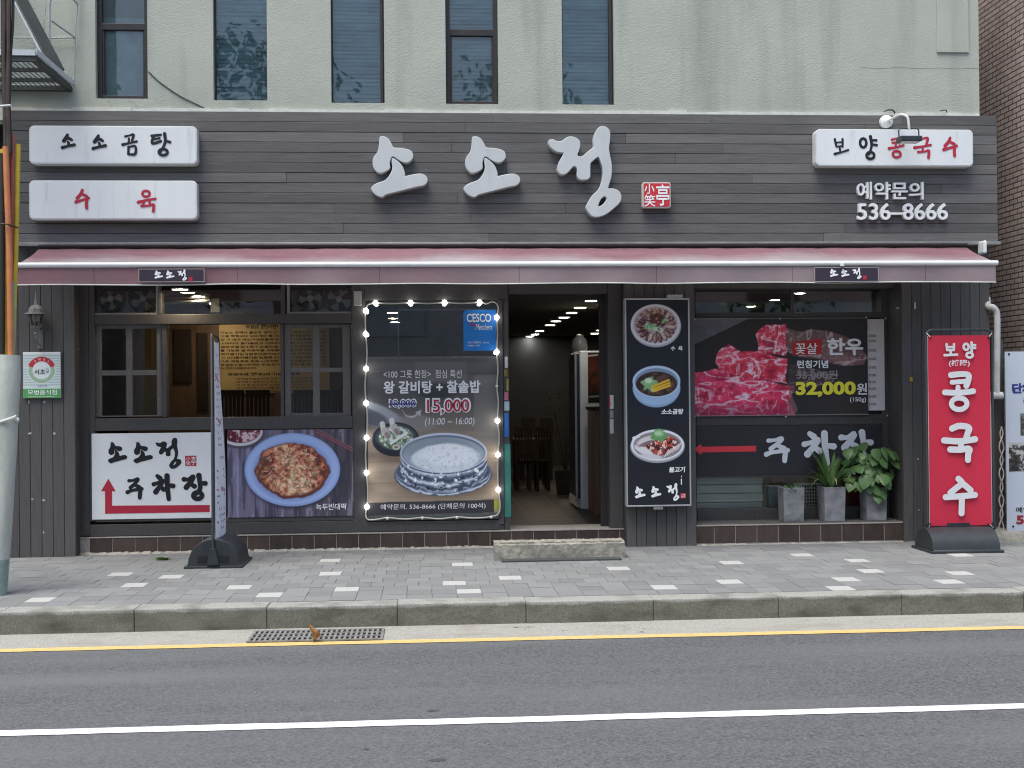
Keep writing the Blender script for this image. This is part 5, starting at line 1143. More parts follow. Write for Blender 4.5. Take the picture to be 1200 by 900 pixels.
def broad_leaf(mb, c, nrm, up, sz):
    nrm = nrm.normalized(); s = up.cross(nrm).normalized(); u = nrm.cross(s).normalized()
    prof = [(0, 0), (.32, -.10), (.5, .12), (.5, .42), (.36, .72), (.16, .95), (0, 1.12)]
    L_ = [Vector(c) + (s * -a + u * (b - .35) + nrm * (-.22 * a - .16 * (b - .4) ** 2)) * sz for a, b in prof]; R_ = [Vector(c) + (s * a + u * (b - .35) + nrm * (-.22 * a - .16 * (b - .4) ** 2)) * sz for a, b in prof]
    M = [Vector(c) + (u * (b - .35) + nrm * (.02 - .16 * (b - .4) ** 2)) * sz for a, b in prof]
    n = len(prof); mb.add(L_ + M + R_, [(i, n + i, n + i + 1, i + 1) for i in range(n - 1)] + [(n + i, 2 * n + i, 2 * n + i + 1, n + i + 1) for i in range(n - 1)])
rnd = random.Random(19)
t, cx, cy, zt_ = planter(931, 612.5, 571.5, .085, 26, 'grey square planter with low sparse plants, beside the black parking arrow end', 1)
mb = MB()
for i in range(70):
    leaf_strip(mb, (cx + rnd.uniform(-.1, .1), cy + rnd.uniform(-.1, .1), zt_ - .04), rnd.uniform(0, 6.28), rnd.uniform(.03, .10), rnd.uniform(.03, .09), rnd.uniform(.0, .05), rnd.uniform(.006, .012), 4)
part(mb, 'low_plant', leaf_m, t, smooth=60)
t['label'] = 'grey square planter with low sparse plants, leftmost of the three'
t, cx, cy, zt_ = planter(979, 611.5, 571, .085, 26.5, 'grey square planter with long strap leaves, middle of the three', 2)
mb = MB()
for i in range(46):
    a = rnd.uniform(0, 6.28); k = rnd.random() ** .6
    leaf_strip(mb, (cx + .05 * math.cos(a) * rnd.random(), cy + .05 * math.sin(a) * rnd.random(), zt_ - .05), a, .08 + .26 * k, rnd.uniform(.28, .58) * (1.15 - .4 * k), .05 + .30 * k * rnd.random(), rnd.uniform(.016, .028), 8)
part(mb, 'strap_leaves', leaf_m, t, smooth=60)
mb = MB()
for a, k in ((3.4, .9), (5.6, .8), (4.6, .75), (2.9, 1.0), (0.2, .95)): leaf_strip(mb, (cx, cy - .02, zt_ - .03), a, .1 + .2 * k, .30, .32 * k, .012, 8)
part(mb, 'yellowed_leaves', leafy, t, smooth=60)
t, cx, cy, zt_ = planter(1028, 610.5, 571, .085, 26, 'grey square planter with a bushy broad-leaved plant, rightmost of the three', 3)
mb = MB(); st_ = MB()
for i in range(84):
    a = rnd.uniform(0, 6.28); q = rnd.random() ** .5; hx_ = .30 * q * math.cos(a); hy = .24 * q * math.sin(a); hz_ = rnd.uniform(.10, .50) - .12 * q
    c = Vector((cx - .04 + hx_, cy + hy, zt_ + hz_)); nr = Vector((hx_ * 1.6 + rnd.uniform(-.25, .25), -.35 + hy * 1.6 + rnd.uniform(-.3, .2), .38 + rnd.uniform(-.2, .3)))
    broad_leaf(mb, c, nr, Vector((rnd.uniform(-.5, .5), -.3, -.9)), rnd.choice((.06, .08, .095, .11, .125)) * rnd.uniform(.85, 1.1))
    if i % 2 == 0: st_.tube(smooth_line([(cx + hx_ * .1, cy + hy * .1, zt_ - .05), (cx + hx_ * .5, cy + hy * .5, zt_ + hz_ * .6), tuple(c)], 4), .0035, 4, False)
for (dx, dz) in ((-.02, -.02), (.06, -.06), (.0, -.10), (.10, .05), (-.09, .01)):
    broad_leaf(mb, Vector((cx + dx, cy - .16, zt_ + dz)), Vector((rnd.uniform(-.2, .3), -.8, .4)), Vector((rnd.uniform(-.3, .3), 0, -1)), .11)
part(mb, 'broad_leaves', leafb, t, smooth=60); part(st_, 'stems', leaf_m, t)

mb = MB(); rr_ = random.Random(41)
for (px, py, w_) in ((508, 833, .045), (513, 891, .05), (430, 878, .018), (1010, 862, .014), (820, 790, .012), (300, 808, .012)):
    c = atz(px, py, ZR); mb.add([(c.x + w_ * rr_.uniform(.6, 1.1) * math.cos(q * .785), c.y + w_ * .5 * rr_.uniform(.6, 1.1) * math.sin(q * .785), ZR + .002) for q in range(8)], [tuple(range(8))])
struct(mb.build('road_spots', mat('tar_spot', (.06, .06, .061), .85, .2, 30)), 'stuff')
# ------------------------------------------------------------------ red banner stand
gf = atz(1128, 648.5, 0); Yb = gf.y
YBr = Yb + .28
x0, x1, z0, z1 = rect(1088.5, 393, 1161, 616, YBr)
t = thing('banner_stand', 'red standing banner with white brushed characters on a black weighted base', 'banner stand', (gf.x, Yb + .25, 0))
P = Print(1088.5, 393, 1161, 616, 1.2, (190, 42, 66), 51)
P.mix((P.noise(30, 60, 2) - .35) * .25, (204, 60, 82)); P.build('banner_cloth', YBr, attr_mat('banner_cloth', .5, .4), t, warp=lambda u, v: .012 * np.sin(u * 3.1) + .003 * np.sin(v * 9 + u * 4))
part(MB().box(x0 + .002, x1 - .002, YBr + .016, YBr + .02, z0 + .002, z1 - .002), 'banner_backing', whitem, t)
Yt = YBr - .012
m2 = MB()
for ch, a, b, c, d in (('보', 1105, 401.5, 1123, 419), ('양', 1127, 400, 1144.5, 420.5)): brush(m2, ch, a, b, c, d, Yt, .165, GB)
for ch, a, b, c, d in (('콩', 1102.5, 434.5, 1145, 483.5), ('국', 1101.5, 494.5, 1147.5, 544), ('수', 1103, 557, 1147.5, 606)): brush(m2, ch, a, b, c, d, Yt, .152, GB)
txt(m2, '(補陽)', 1112, 421.5, 1136.5, 430, Yt, .015); part(m2, 'lettering', mat('banner_white', (.62, .64, .66), .5, .04, 9), t)
m2 = MB(); fx0, fx1, fz0, fz1 = rect(1086.5, 386.5, 1163.5, 640, YBr + .03); r_ = .06
m2.tube([(fx0, YBr + .03, fz0 - .06), (fx0, YBr + .03, fz1 - r_)] + [(fx0 + r_ - r_ * math.cos(a), YBr + .03, fz1 - r_ + r_ * math.sin(a)) for a in (.5, 1.05)] + [(fx0 + r_, YBr + .03, fz1), (fx1 - r_, YBr + .03, fz1)] + [(fx1 - r_ + r_ * math.sin(a), YBr + .03, fz1 - r_ + r_ * math.cos(a)) for a in (.5, 1.05)] + [(fx1, YBr + .03, fz1 - r_), (fx1, YBr + .03, fz0 - .06)], .014, 8)
part(m2, 'tube_frame', mat('dark_tube', (.06, .065, .07), .4, .1, 9, metal=.3), t, smooth=50)
for x, y in ((1090.5, 395.5), (1158.5, 395.5), (1090.5, 614), (1158.5, 614)):
    p = at(x, y, YBr - .01); m2 = MB(); m2.tube([tuple(p + Vector((0, -.004, 0))), tuple(p + Vector((0, .006, 0)))], .010, 8); part(m2, 'eyelet', rubber, t)
    s_ = -1 if x < 1120 else 1; m2 = MB(); m2.tube([tuple(p), (fx0 if s_ < 0 else fx1, YBr + .02, p.z + (.05 if y < 500 else -.05))], .004, 5); part(m2, 'tie', whitem, t)
def base_profile(L, hgt, n=10):
    return [(-L / 2, 0.0), (-L / 2, .03)] + [(-L / 2 * .95 * math.cos(math.pi * i / n), .03 + (hgt - .03) * math.sin(math.pi * i / n)) for i in range(n + 1)] + [(L / 2, .03), (L / 2, 0.0)]
bx0, bx1 = atz(1082, 645, 0).x, atz(1171, 647, 0).x
m2 = MB(); pr = base_profile(.50, .235); n = len(pr)
vs = [(bx0, Yb + .25 + a, b) for a, b in pr] + [(bx1, Yb + .25 + a, b) for a, b in pr]
m2.add(vs, [tuple(range(n)), tuple(range(2 * n - 1, n - 1, -1))] + [(i, (i + 1) % n, n + (i + 1) % n, n + i) for i in range(n)])
part(m2, 'base', rubber, t, bevel=.008, smooth=35); part(MB().box(bx0 - .03, bx1 + .03, Yb - .01, Yb + .51, -.003, .025), 'base_foot', rubber, t, bevel=.006)
part(MB().box(fx0 - .02, fx1 + .02, YBr + .012, YBr + .048, .2, .27), 'clamp', rubber, t)

# left banner, seen almost edge on
gf = atz(250, 666, 0)
t = thing('banner_stand', 'white standing banner seen edge on, on a black half-round base', 'banner stand', (gf.x, gf.y + .3, 0))
bw = atz(284, 665, 0).x - atz(222, 665, 0).x; L = .62
m2 = MB(); pr = [(-bw / 2, 0.0), (-bw / 2, .03)] + [(-bw / 2 * .95 * math.cos(math.pi * i / 12), .03 + .25 * math.sin(math.pi * i / 12)) for i in range(13)] + [(bw / 2, .03), (bw / 2, 0.0)]
m2.prism([(gf.x + a, b) for a, b in pr], gf.y, gf.y + L); part(m2, 'base', rubber, t, bevel=.008, smooth=35)
part(MB().box(gf.x - bw / 2 - .02, gf.x + bw / 2 + .02, gf.y - .012, gf.y + L + .02, -.003, .022), 'base_foot', rubber, t, bevel=.006)
m2 = MB()
for s_ in (-1, 1): m2.box(gf.x + s_ * .10 - .045, gf.x + s_ * .10 + .045, gf.y - .006, gf.y - .0005, .06, .115)
part(m2, 'recess_shade', ink, t)  # black blocks imitate the shade of hollows in the base
part(MB().prism([(gf.x - .06, .03), (gf.x + .06, .03), (gf.x + .025, .19), (gf.x - .025, .19)], gf.y - .03, gf.y - .0065), 'pole_socket', rubber, t, bevel=.005)
zt_ = at(249, 392, gf.y).z
m2 = MB(); m2.tube([(gf.x, gf.y - .012, .06), (gf.x, gf.y - .012, zt_ - .03), (gf.x, gf.y + .02, zt_), (gf.x, gf.y + .34, zt_ - .01), (gf.x, gf.y + .38, zt_ - .04), (gf.x - .01, gf.y + .40, .2)], .012, 8); part(m2, 'tube_frame', mat('dark_tube', (.06, .065, .07)), t, smooth=50)
P = Print(0, 0, 60, 200, 2.0, (232, 235, 243), 61); P.mix((P.noise(30, 40, 2) - .4) * .5, (206, 212, 230))
for y in np.arange(14, 192, 6.5):
    for k in range(5):
        if P.g.random() < .38: P.line(8 + 9 * k + 2 * P.g.random(), y, 12 + 9 * k + 4 * P.g.random(), y + 3 * P.g.random(), 1.8, (92, 96, 122), .8)
for y, x in ((36, 12), (80, 20), (150, 30)): P.line(x, y, x + 22, y + 4, 4, (150, 66, 92), .6)
o = P.build('banner_cloth', 0, attr_mat('banner_cloth'), t)
me = o.data; z_b = at(258, 630, gf.y + .2).z; n_ = len(me.vertices); co = np.empty(n_ * 3, np.float32)
gu, gv = np.meshgrid(np.linspace(0, 1, P.w), np.linspace(1, 0, P.h)); b0 = t['_o']
X = gf.x + .02 + .015 * np.sin(gv * 5) * gu + .012 * np.sin(gu * 3.1) * (1 - gv) + .012 * gu * (1 - gv); Yy = gf.y + .015 + (.34 + .16 * (1 - gv)) * gu; Z = z_b + (zt_ - .05 - z_b) * gv - .05 * np.sin(gu * 3.1) * (gv > .99)
me.vertices.foreach_set('co', np.stack([X - b0[0], Yy - b0[1], Z - b0[2]], -1).astype(np.float32).ravel()); me.update()

# ------------------------------------------------------------------ doorstep
gl, gr = atz(580, 657.5, 0), atz(731.5, 653.5, 0); Ys = (gl.y + gr.y) / 2
x0, x1 = gl.x, gr.x; zs = at(655, 635, Ys).z
mb = MB(); nx, nz, ny = 60, 7, 12; vs = []; rr = random.Random(5)
def rough(): return rr.uniform(-.0045, .0045)
ys_b = Ys + .22
grid = [(0, j) for j in range(nz + 1)] + [(1, j) for j in range(1, ny + 1)]
prof = [(Ys, zs * j / nz) for j in range(nz + 1)] + [(Ys + (ys_b - Ys) * j / ny, zs) for j in range(1, ny + 1)]
for i in range(nx + 1):
    for k, (y, z) in enumerate(prof):
        e = .018 if k == nz else 0
        vs.append((x0 + (x1 - x0) * i / nx + (rough() if 0 < i < nx else 0), y + rough() + e, z + rough() - e * .7))
q = len(prof); mb.add(vs, [(i * q + k, (i + 1) * q + k, (i + 1) * q + k + 1, i * q + k + 1) for i in range(nx) for k in range(q - 1)])
for i in (0, nx): mb.add([vs[i * q + k] for k in range(q)] + [(vs[i * q][0], ys_b, 0)], [tuple(range(q + 1))])
tag(mb.build('doorstep', concrete, None, smooth=35, org=((x0 + x1) / 2, Ys, 0)), 'rough cracked concrete step laid in front of the open doorway', 'step')
mb = MB(); mb.box(x0 + .06, x1 - .05, Ys - .14, Ys + .03, -.002, .016)
tag(mb.build('rubber_mat', mat('worn_rubber', (.055, .057, .062), .85, .25, 30, .3, 90), None, org=(x0, Ys, 0), bevel=.004), 'thin dark rubber strip lying under the front of the concrete step', 'mat')

# ------------------------------------------------------------------ drain grate, leaf, weed
ga, gb_ = atz(290, 754.5, ZR).x, atz(447, 750, ZR).x; gy0, gy1 = YYEL + .075, atz(375, 740, ZR).y
t = thing('drain_grate', 'long rusty steel drain grate set in the gutter below the kerb', 'drain grate', ((ga + gb_) / 2, gy0, ZR))
part(MB().box(ga - .01, gb_ + .01, gy0 - .01, gy1 + .01, ZR - .006, ZR + .003), 'shaft_dark_slab', ink, t)  # black slab stands for the darkness down the shaft
mb = MB(); n = 25
for i in range(n + 1):
    x = ga + (gb_ - ga) * i / n; mb.box(x - .009, x + .009, gy0, gy1, ZR + .004, ZR + .014)
for j in range(4):
    y = gy0 + (gy1 - gy0) * j / 3; mb.box(ga - .012, gb_ + .012, y - .009, y + .009, ZR + .006, ZR + .017)
part(mb, 'grating', mat('worn_grate', (.27, .26, .25), .6, .3, 20, metal=.3), t)
p = atz(368, 752, ZR + .01)
mb = MB(); vs = []
for u in range(6):
    for v in (-1, 0, 1): vs.append((p.x - .01 + .03 * math.sin(u * .8) + v * .03 * math.sin(math.pi * (u + .4) / 5.8), p.y + .02 * v * v + .02 * math.cos(u), p.z + u * .024))
mb.add(vs, [(u * 3 + k, u * 3 + k + 1, u * 3 + k + 4, u * 3 + k + 3) for u in range(5) for k in range(2)]); mb.tube([(p.x, p.y, p.z - .01), (p.x - .01, p.y, p.z + .04)], .003, 5)
tag(mb.build('dry_leaf', mat('dry_brown_leaf', (.27, .14, .05), .7, .3, 30), None, org=tuple(p), smooth=60), 'curled dry brown leaf stuck upright in the drain grate', 'leaf')
p = atz(190, 656, 0); mb = MB(); rnd = random.Random(3)
for i in range(46): leaf_strip(mb, (p.x + rnd.uniform(-.05, .05), p.y + rnd.uniform(-.02, .03), 0), rnd.uniform(0, 6.28), rnd.uniform(.03, .09), rnd.uniform(.02, .05), .02, .009, 4)
tag(mb.build('weed', mat('weed_leaf', (.10, .17, .05), .6, .3, 25), None, org=tuple(p)), 'small green weed growing at the foot of the tiled plinth', 'weed')
mb = MB()
for i in range(26):
    px, py = rnd.uniform(600, 760), rnd.uniform(734, 742)
    q_ = atz(px, py, ZR + .003); l = rnd.uniform(.01, .05); a = rnd.uniform(-.4, .4); mb.add([(q_.x, q_.y, ZR + .003), (q_.x + l, q_.y + a * l, ZR + .006), (q_.x + l * .9, q_.y + .012, ZR + .004)], [(0, 1, 2)])
struct(mb.build('gutter_litter', mat('dry_litter', (.10, .08, .055), .9, .2, 30)), 'stuff')

# ------------------------------------------------------------------ right edge: pipe, post, banner, brick neighbour
Yp = -.03
t = thing('drain_pipe', 'white drain pipe bending down from the corner of the timber front', 'pipe', tuple(at(1167, 470, Yp)))
pts = [(1157, 350, .1), (1158, 359, -.02), (1163, 360, -.05), (1167.5, 365, -.05), (1168.5, 374, -.05), (1168.5, 400, -.05), (1168, 462, -.05)]
mb = MB(); mb.tube(smooth_line([tuple(at(x, y, Y)) for x, y, Y in pts], 4), .034, 12); part(mb, 'pipe_run', mat('aged_white_pipe', (.50, .50, .48), .5, .15, 9), t, smooth=45)
mb = MB(); a, b = at(1160, 463.5, Yp - .02), at(1174.5, 463.5, Yp - .02); mb.tube([tuple(a), tuple(b)], .04, 12); part(mb, 'elbow', mat('aged_white_pipe', (.5, .5, .48)), t, smooth=45)
mb = MB(); mb.tube([tuple(at(1160, 464, Yp)), tuple(at(1160, 520, Yp)), tuple(at(1161, 600, Yp)), tuple(at(1162, 634, Yp))], .022, 8); part(mb, 'lower_pipe', whitem, t, smooth=45)
x0, x1 = at(1162.5, 500, .06).x, at(1177, 500, .06).x
tag(MB().box(x0, x1, .06, .16, -.02, at(1170, 400, .06).z).build('grey_post', mat('grey_board_post', (.085, .083, .08), .6, .2, 9, .1, 40, (6, 6, .4)), None, bevel=.004, org=(x0, .06, 0)), 'dark grey upright board under the end of the white drain pipe', 'post')
YN = -.08
P = Print(1179, 411.5, 1330, 622, 1.5, (188, 196, 208), 71); P.mix((P.noise(30, 40, 2) - .4) * .35, (168, 178, 196))
P.poly([(1182, 518), (1330, 518), (1330, 550), (1182, 552)], (74, 70, 68)); n1 = P.noise(9, 7, 4); mm = (P.py > 518) * (P.py < 551) * (P.px > 1182); P.mix(mm * (n1 > .55), (180, 178, 176)); P.mix(mm * (n1 < .42), (48, 42, 38)); P.mix(mm * np.clip((P.noise(12, 8, 2) - .6) * 9, 0, 1), (92, 112, 150)); P.mix(mm * np.clip((P.noise(12, 12, 2) - .66) * 9, 0, 1), (134, 78, 56))
P.poly([(1196, 484), (1330, 484), (1330, 510), (1196, 510)], (112, 116, 116)); P.mix((P.px > 1196) * (P.py > 484) * (P.py < 510) * (P.noise(6, 6, 3) > .52), (66, 64, 60))
x0, x1, z0, z1 = rect(1179, 411.5, 1330, 622, YN)
t = thing('white_banner', 'white printed banner fixed across the gap beside the brick building', 'banner', (x0, YN, z0))
P.build('printed_cloth', YN, print_m, t); part(MB().box(x0 + .002, x1, YN + .004, YN + .03, z0, z1), 'banner_board', mat('banner_back', (.4, .4, .4), .6, 0), t)
m2 = MB(); txt(m2, '단체', 1186, 449, 1210, 461, YN - .003, .05); part(m2, 'navy_lettering', navyink, t)
m2 = MB(); txt(m2, '룸', 1199, 465, 1206, 474, YN - .003, .04); txt(m2, '536-8666', 1191, 603, 1262, 614, YN - .003, .05); part(m2, 'red_lettering', mat('crimson_ink', (.30, .012, .03), .5, 0), t)
m2 = MB(); txt(m2, '예약문의', 1190.5, 594, 1224, 600.5, YN - .003, .02); part(m2, 'black_lettering', ink, t)
for x, y in ((1182.5, 415), (1187.5, 617)):
    p = at(x, y, YN - .004); m2 = MB(); m2.tube([tuple(p), tuple(p + Vector((0, .003, 0)))], .012, 10); part(m2, 'eyelet', ink, t)
mb = MB(); pts = [at(1173 + 2.2 * math.sin(i * 1.3), 500 + i * 6.5, -.06 + .01 * math.cos(i)) for i in range(22)]; mb.tube(smooth_line([tuple(p) for p in pts], 4), .008, 6)
pts = [at(1174 + 2.2 * math.sin(i * 1.3 + 3), 500 + i * 6.5, -.065) for i in range(22)]; mb.tube(smooth_line([tuple(p) for p in pts], 4), .007, 6)
tag(mb.build('twisted_cable', mat('dirty_white_cable', (.42, .38, .32), .6, .2, 20), None, org=tuple(at(1173, 640, -.06)), smooth=50), 'twisted pale cable hanging beside the white banner edge', 'cable')
p0 = atz(1174, 642, 0); mb = MB(); rr = random.Random(9)
xs = [p0.x + i * .12 for i in range(20)]; vs = []
for x in xs:
    for (y, z) in ((-.16, -.01), (-.13, .05), (-.08, .10), (-.02, .13), (.3, .14)): vs.append((x, y + rr.uniform(-.012, .012), z + rr.uniform(-.012, .012)))
mb.add(vs, [(i * 5 + k, (i + 1) * 5 + k, (i + 1) * 5 + k + 1, i * 5 + k + 1) for i in range(19) for k in range(4)]); mb.add([vs[k] for k in range(5)] + [(xs[0], .3, -.01)], [(0, 1, 2, 3, 4, 5)])
tag(mb.build('concrete_footing', concrete, None, org=tuple(p0), smooth=40), 'low rough concrete footing under the white banner', 'footing')
XN = 6.6
nb_ = thing('brick_building', 'brown brick building across the narrow gap on the right', 'building', (XN + 4, 3, 0))
part(MB().box(XN, XN + 9, .2, 12, -.1, 12), 'brick_wall', brick_m, nb_)
part(MB().box(XN + 1.2, XN + 3.2, .175, .198, 3.4, 5.2), 'window', dframe_m, nb_); part(MB().box(XN + 5, XN + 7, .175, .198, 3.4, 5.2), 'window', dframe_m, nb_)
part(MB().box(XN - .03, XN + 9.03, .15, 12.03, 12, 12.25), 'parapet', trimw, nb_)

# ------------------------------------------------------------------ left edge: wrapped cables on a stay, fire escape
Yc = atz(2, 697, 0).y
b = at(0, 697, Yc)
t = thing('cable_riser', 'bundle of cables and coloured conduits going up from a pale cloth wrap', 'cable riser', (b.x, Yc, 0))
def A(x, y, dy=0): return tuple(at(x, y, Yc + dy))
mb = MB(); mb.tube([A(-3, 698), A(-2, 690), A(2, 600), A(6, 520), A(9.5, 440), A(10.5, 416)], [.062, .068, .088, .10, .095, .085], 18)
for i, v in enumerate(mb.v):
    mb.v[i] = (v[0] + .006 * math.sin(v[2] * 9 + i), v[1] + .005 * math.sin(v[2] * 13), v[2])
part(mb, 'cloth_wrap', mat('pale_cloth_wrap', (.42, .44, .40), .85, .12, 7, .4, 25, (1, 1, .5)), t, smooth=60)
mb = MB(); mb.tube([A(-3, 697), A(-1.5, 655)], [.075, .082], 16); part(mb, 'green_sleeve', mat('faded_green_sleeve', (.22, .29, .26), .7, .2, 9), t, smooth=60)
mb = MB(); mb.tube([A(-8, 497, -.1), A(8, 492, -.115), A(17, 489, -.1), A(19, 487, 0)], .013, 7); mb.ball(at(20, 492, Yc - .05), .02, 6); part(mb, 'tie', whitem, t, smooth=50)
mb = MB(); mb.tube([A(8.5, 424), A(9, 440)], [.1, .1], 16) if False else None
def pipe(nm, m, pts, r):
    part(MB().tube([A(*p) for p in pts], r, 10), nm, m, t, smooth=50)
yel = mat('yellow_conduit', (.58, .42, .04), .45, .12, 9); ora = mat('orange_conduit', (.55, .20, .085), .45, .12, 9); red_ = mat('red_conduit', (.40, .10, .07), .45, .12, 9); tel = mat('teal_conduit', (.18, .33, .26), .5, .12, 9)
pipe('yellow_conduit', yel, [(4, 175, .03), (5, 300, .03), (5.5, 418, .03)], .025); pipe('orange_conduit', ora, [(6.5, 172, -.02), (11, 300, -.02), (12.5, 418, -.02)], .024)
pipe('red_conduit', red_, [(14.5, 158, .06), (13, 300, .06), (11, 418, .06)], .02); pipe('yellow_conduit', yel, [(21.5, 169, .08), (18.5, 300, .08), (14.5, 418, .06)], .02); pipe('teal_conduit', tel, [(15.5, 330, .0), (15.5, 418, .0)], .012)
part(MB().tube([A(2, 180, .0), A(1.5, 418, .0)], .03, 8), 'dark_conduit', mat('dark_conduit', (.03, .03, .022), .6, .1, 9), t, smooth=50)
cab = mat('black_cable', (.028, .024, .022), .6, .3, 12); cab2 = mat('brown_cable', (.075, .055, .045), .6, .3, 12)
rr = random.Random(12)
for i in range(11):
    o = rr.uniform(-5, 5); q = [(9 + o * 1.2, -60), (9 + o * 1.1 + rr.uniform(-1, 1), 20), (9 + o + rr.uniform(-1.5, 1.5), 60), (8 + o * .8, 100), (8 + o * .6, 125), (9 + o * .7, 160), (9 + o * .8, 180)]
    part(MB().tube(smooth_line([A(x, y, .02 * (i % 3)) for x, y in q], 4), rr.uniform(.009, .016), 6), 'cable', cab if i % 3 else cab2, t, smooth=50)
part(MB().tube([A(-6, 124, -.06), A(2, 124, -.075), A(12, 123.5, -.06), A(13, 124, 0)], .008, 6), 'cable_clip', whitem, t); part(MB().tube([A(1, 262, -.06), A(9, 263, -.07), A(21, 267, .02)], .008, 6), 'cable_clip', cab, t)
# utility pole just out of the picture
tag(MB().tube([(b.x - .42, Yc, -.1), (b.x - .42, Yc, 9)], [.17, .13], 18).build('utility_pole', mat('pole_concrete', (.36, .35, .33), .9, .15, 6), None, org=(b.x - .42, Yc, 0), smooth=50), 'grey concrete utility pole beside the wrapped cables at the edge', 'utility pole')

zf = at(60, 104, YS).z
t = thing('fire_escape', 'grey steel fire escape platform with mesh floor on the stucco wall', 'fire escape', (at(40, 104, YS).x, YS, zf))
xR = at(85, 104, YS).x; xLf = xR - 2.2; Yf = -1.15
fm = mat('grey_steel_paint', (.20, .215, .215), .5, .2, 12, metal=.2); fl = mat('pale_steel_edge', (.50, .54, .55), .5, .12, 12)
mb = MB(); mb.box(xLf, xR, YS - .06, YS - .004, zf - .03, zf + .02); mb.box(xLf, xR, Yf, Yf + .05, zf - .03, zf + .05); mb.box(xR - .05, xR - .001, Yf + .051, YS - .061, zf - .03, zf + .03)
for f in (.33, .66): mb.box(xLf, xR - .051, Yf + (YS - Yf) * f, Yf + (YS - Yf) * f + .04, zf - .025, zf + .01)
part(mb, 'platform_frame', darksteel, t)
part(MB().box(xR, xR + .015, Yf, YS - .002, zf + .031, zf + .085), 'kick_plate', fl, t); part(MB().box(xLf, xR, Yf - .012, Yf - .001, zf + .02, zf + .075), 'front_kick_plate', fl, t)
mb = MB(); n = 44; sp = 2.15 / n
for i in range(n):
    x = xLf + i * sp; mb.box(x, x + .007, Yf + .052, YS - .062, zf + .012, zf + .02)
for j in range(24):
    y = Yf + .06 + (YS - Yf - .13) * j / 24; mb.box(xLf, xR - .052, y, y + .006, zf + .0205, zf + .027)
part(mb, 'mesh_floor', fm, t)
a, b2 = at(70, 84, -.35), at(24, -4, -.35); d = (b2 - a).normalized(); e = a + d * 3.2
mb = MB(); u = Vector((d.z, 0, -d.x)) * .05
for (y0, y1) in ((-.38, -.33),):
    vs = [a - u, a + u, e + u, e - u]; mb.add([(p.x, y0, p.z) for p in vs] + [(p.x, y1, p.z) for p in vs], [(0, 1, 2, 3), (7, 6, 5, 4), (0, 4, 5, 1), (1, 5, 6, 2), (2, 6, 7, 3), (3, 7, 4, 0)])
part(mb, 'stair_stringer', darksteel, t)
mb = MB(); o_ = Vector((d.z, 0, -d.x)) * (-.066 if (a - u).x < (a + u).x else -.066); vs = [a + o_ - u * .25, a + o_ + u * .1, e + o_ + u * .1, e + o_ - u * .25]
mb.add([(p.x, -.40, p.z) for p in vs] + [(p.x, -.33, p.z) for p in vs], [(0, 1, 2, 3), (7, 6, 5, 4), (0, 4, 5, 1), (1, 5, 6, 2), (2, 6, 7, 3), (3, 7, 4, 0)]); part(mb, 'stringer_flange', fl, t)
rail = mat('thin_rail_steel', (.34, .36, .36), .5, .2, 12)
def rb(pts, r=.010): part(MB().tube([tuple(at(x, y, Y)) for x, y, Y in pts], r, 6), 'railing_bar', rail, t, smooth=50)
rb([(87, 99, -.03), (88, 44, -.03), (91, 0, -.03), (92, -40, -.03)], .008); rb([(17, 44, -.03), (50, 44.5, -.03), (88, 44, -.03)], .009); rb([(48, 72, -.2), (51, 40, -.2), (54, 0, -.2), (55, -30, -.2)], .005); rb([(58, 55, -.3), (58, 6, -.3), (61, -8, -.3)], .011)
rb([(60, 24, -.3), (88, 44, -.03)], .010); rb([(84, -3, -.3), (91, 5, -.03)], .010)

# ------------------------------------------------------------------ the dining room: lamps, board, fridge, tables
def downlight(px, py, m, r, label, group):
    p = atz(px, py, ZC - .004)
    t = thing('ceiling_downlight', label, 'ceiling light', (p.x, p.y, ZC), group)
    mb = MB(); mb.lathe((p.x, p.y, 0), [(.0001, ZC - .012), (r, ZC - .012), (r, ZC - .004)], 14); part(mb, 'lamp_disc', m, t)
    mb = MB(); mb.lathe((p.x, p.y, 0), [(r + .001, ZC - .004), (r + .001, ZC - .014), (r + .018, ZC - .010), (r + .018, ZC - .002)], 14); part(mb, 'trim_ring', whitem, t)
for q in ((211, 338.5), (233, 346.5), (252.5, 355), (268.5, 362)): downlight(*q, warm, .075, 'lit downlight in the ceiling row seen above the open sash window', 'downlights above the open sash')
for q in ((680, 360), (661, 371.5), (644.5, 380.5), (632.5, 387.5)): downlight(*q, warm, .075, 'warm lit downlight in the ceiling row seen through the doorway', 'warm downlights through the doorway')
for q in ((692.5, 352), (670, 366), (651.5, 376), (627, 391.5), (620.5, 394)): downlight(*q, cool, .07, 'white lit downlight in the ceiling row seen through the doorway', 'white downlights through the doorway')
for q in ((697, 390.5), (704, 386.5)): downlight(*q, warm, .075, 'lit downlight above the refrigerator, right of the long ceiling row', 'downlights over the refrigerator')
for q in ((937, 343), (908, 351), (880, 358.5)): downlight(*q, cool if q[0] > 900 else warm, .06, 'lit ceiling downlight seen in the glass above the beef banner', 'downlights above the beef banner')
for q in ((460, 366), (461, 372.5), (463, 377)): downlight(*q, warm, .07, 'lit downlight seen through the top of the poster window', 'downlights behind the poster window')
x0, x1, z0, z1 = rect(257, 378.5, 386, 460.5, YPn - .03)
t = thing('wall_text_board', 'tan wall board covered in rows of dark writing inside the dining room', 'notice board', ((x0 + x1) / 2, YPn, z0))
part(MB().box(x0, x1, YPn - .03, YPn - .002, z0, z1), 'board', mat('tan_board', (.40, .29, .13), .6, .12, 5), t)
m2 = MB(); rr = random.Random(4); syl = '보양식으로예로부터소의사골과꼬리를오래고아만든곰탕은기력을돋우고몸을따뜻하게하여사계절즐겨먹는음식입니다'
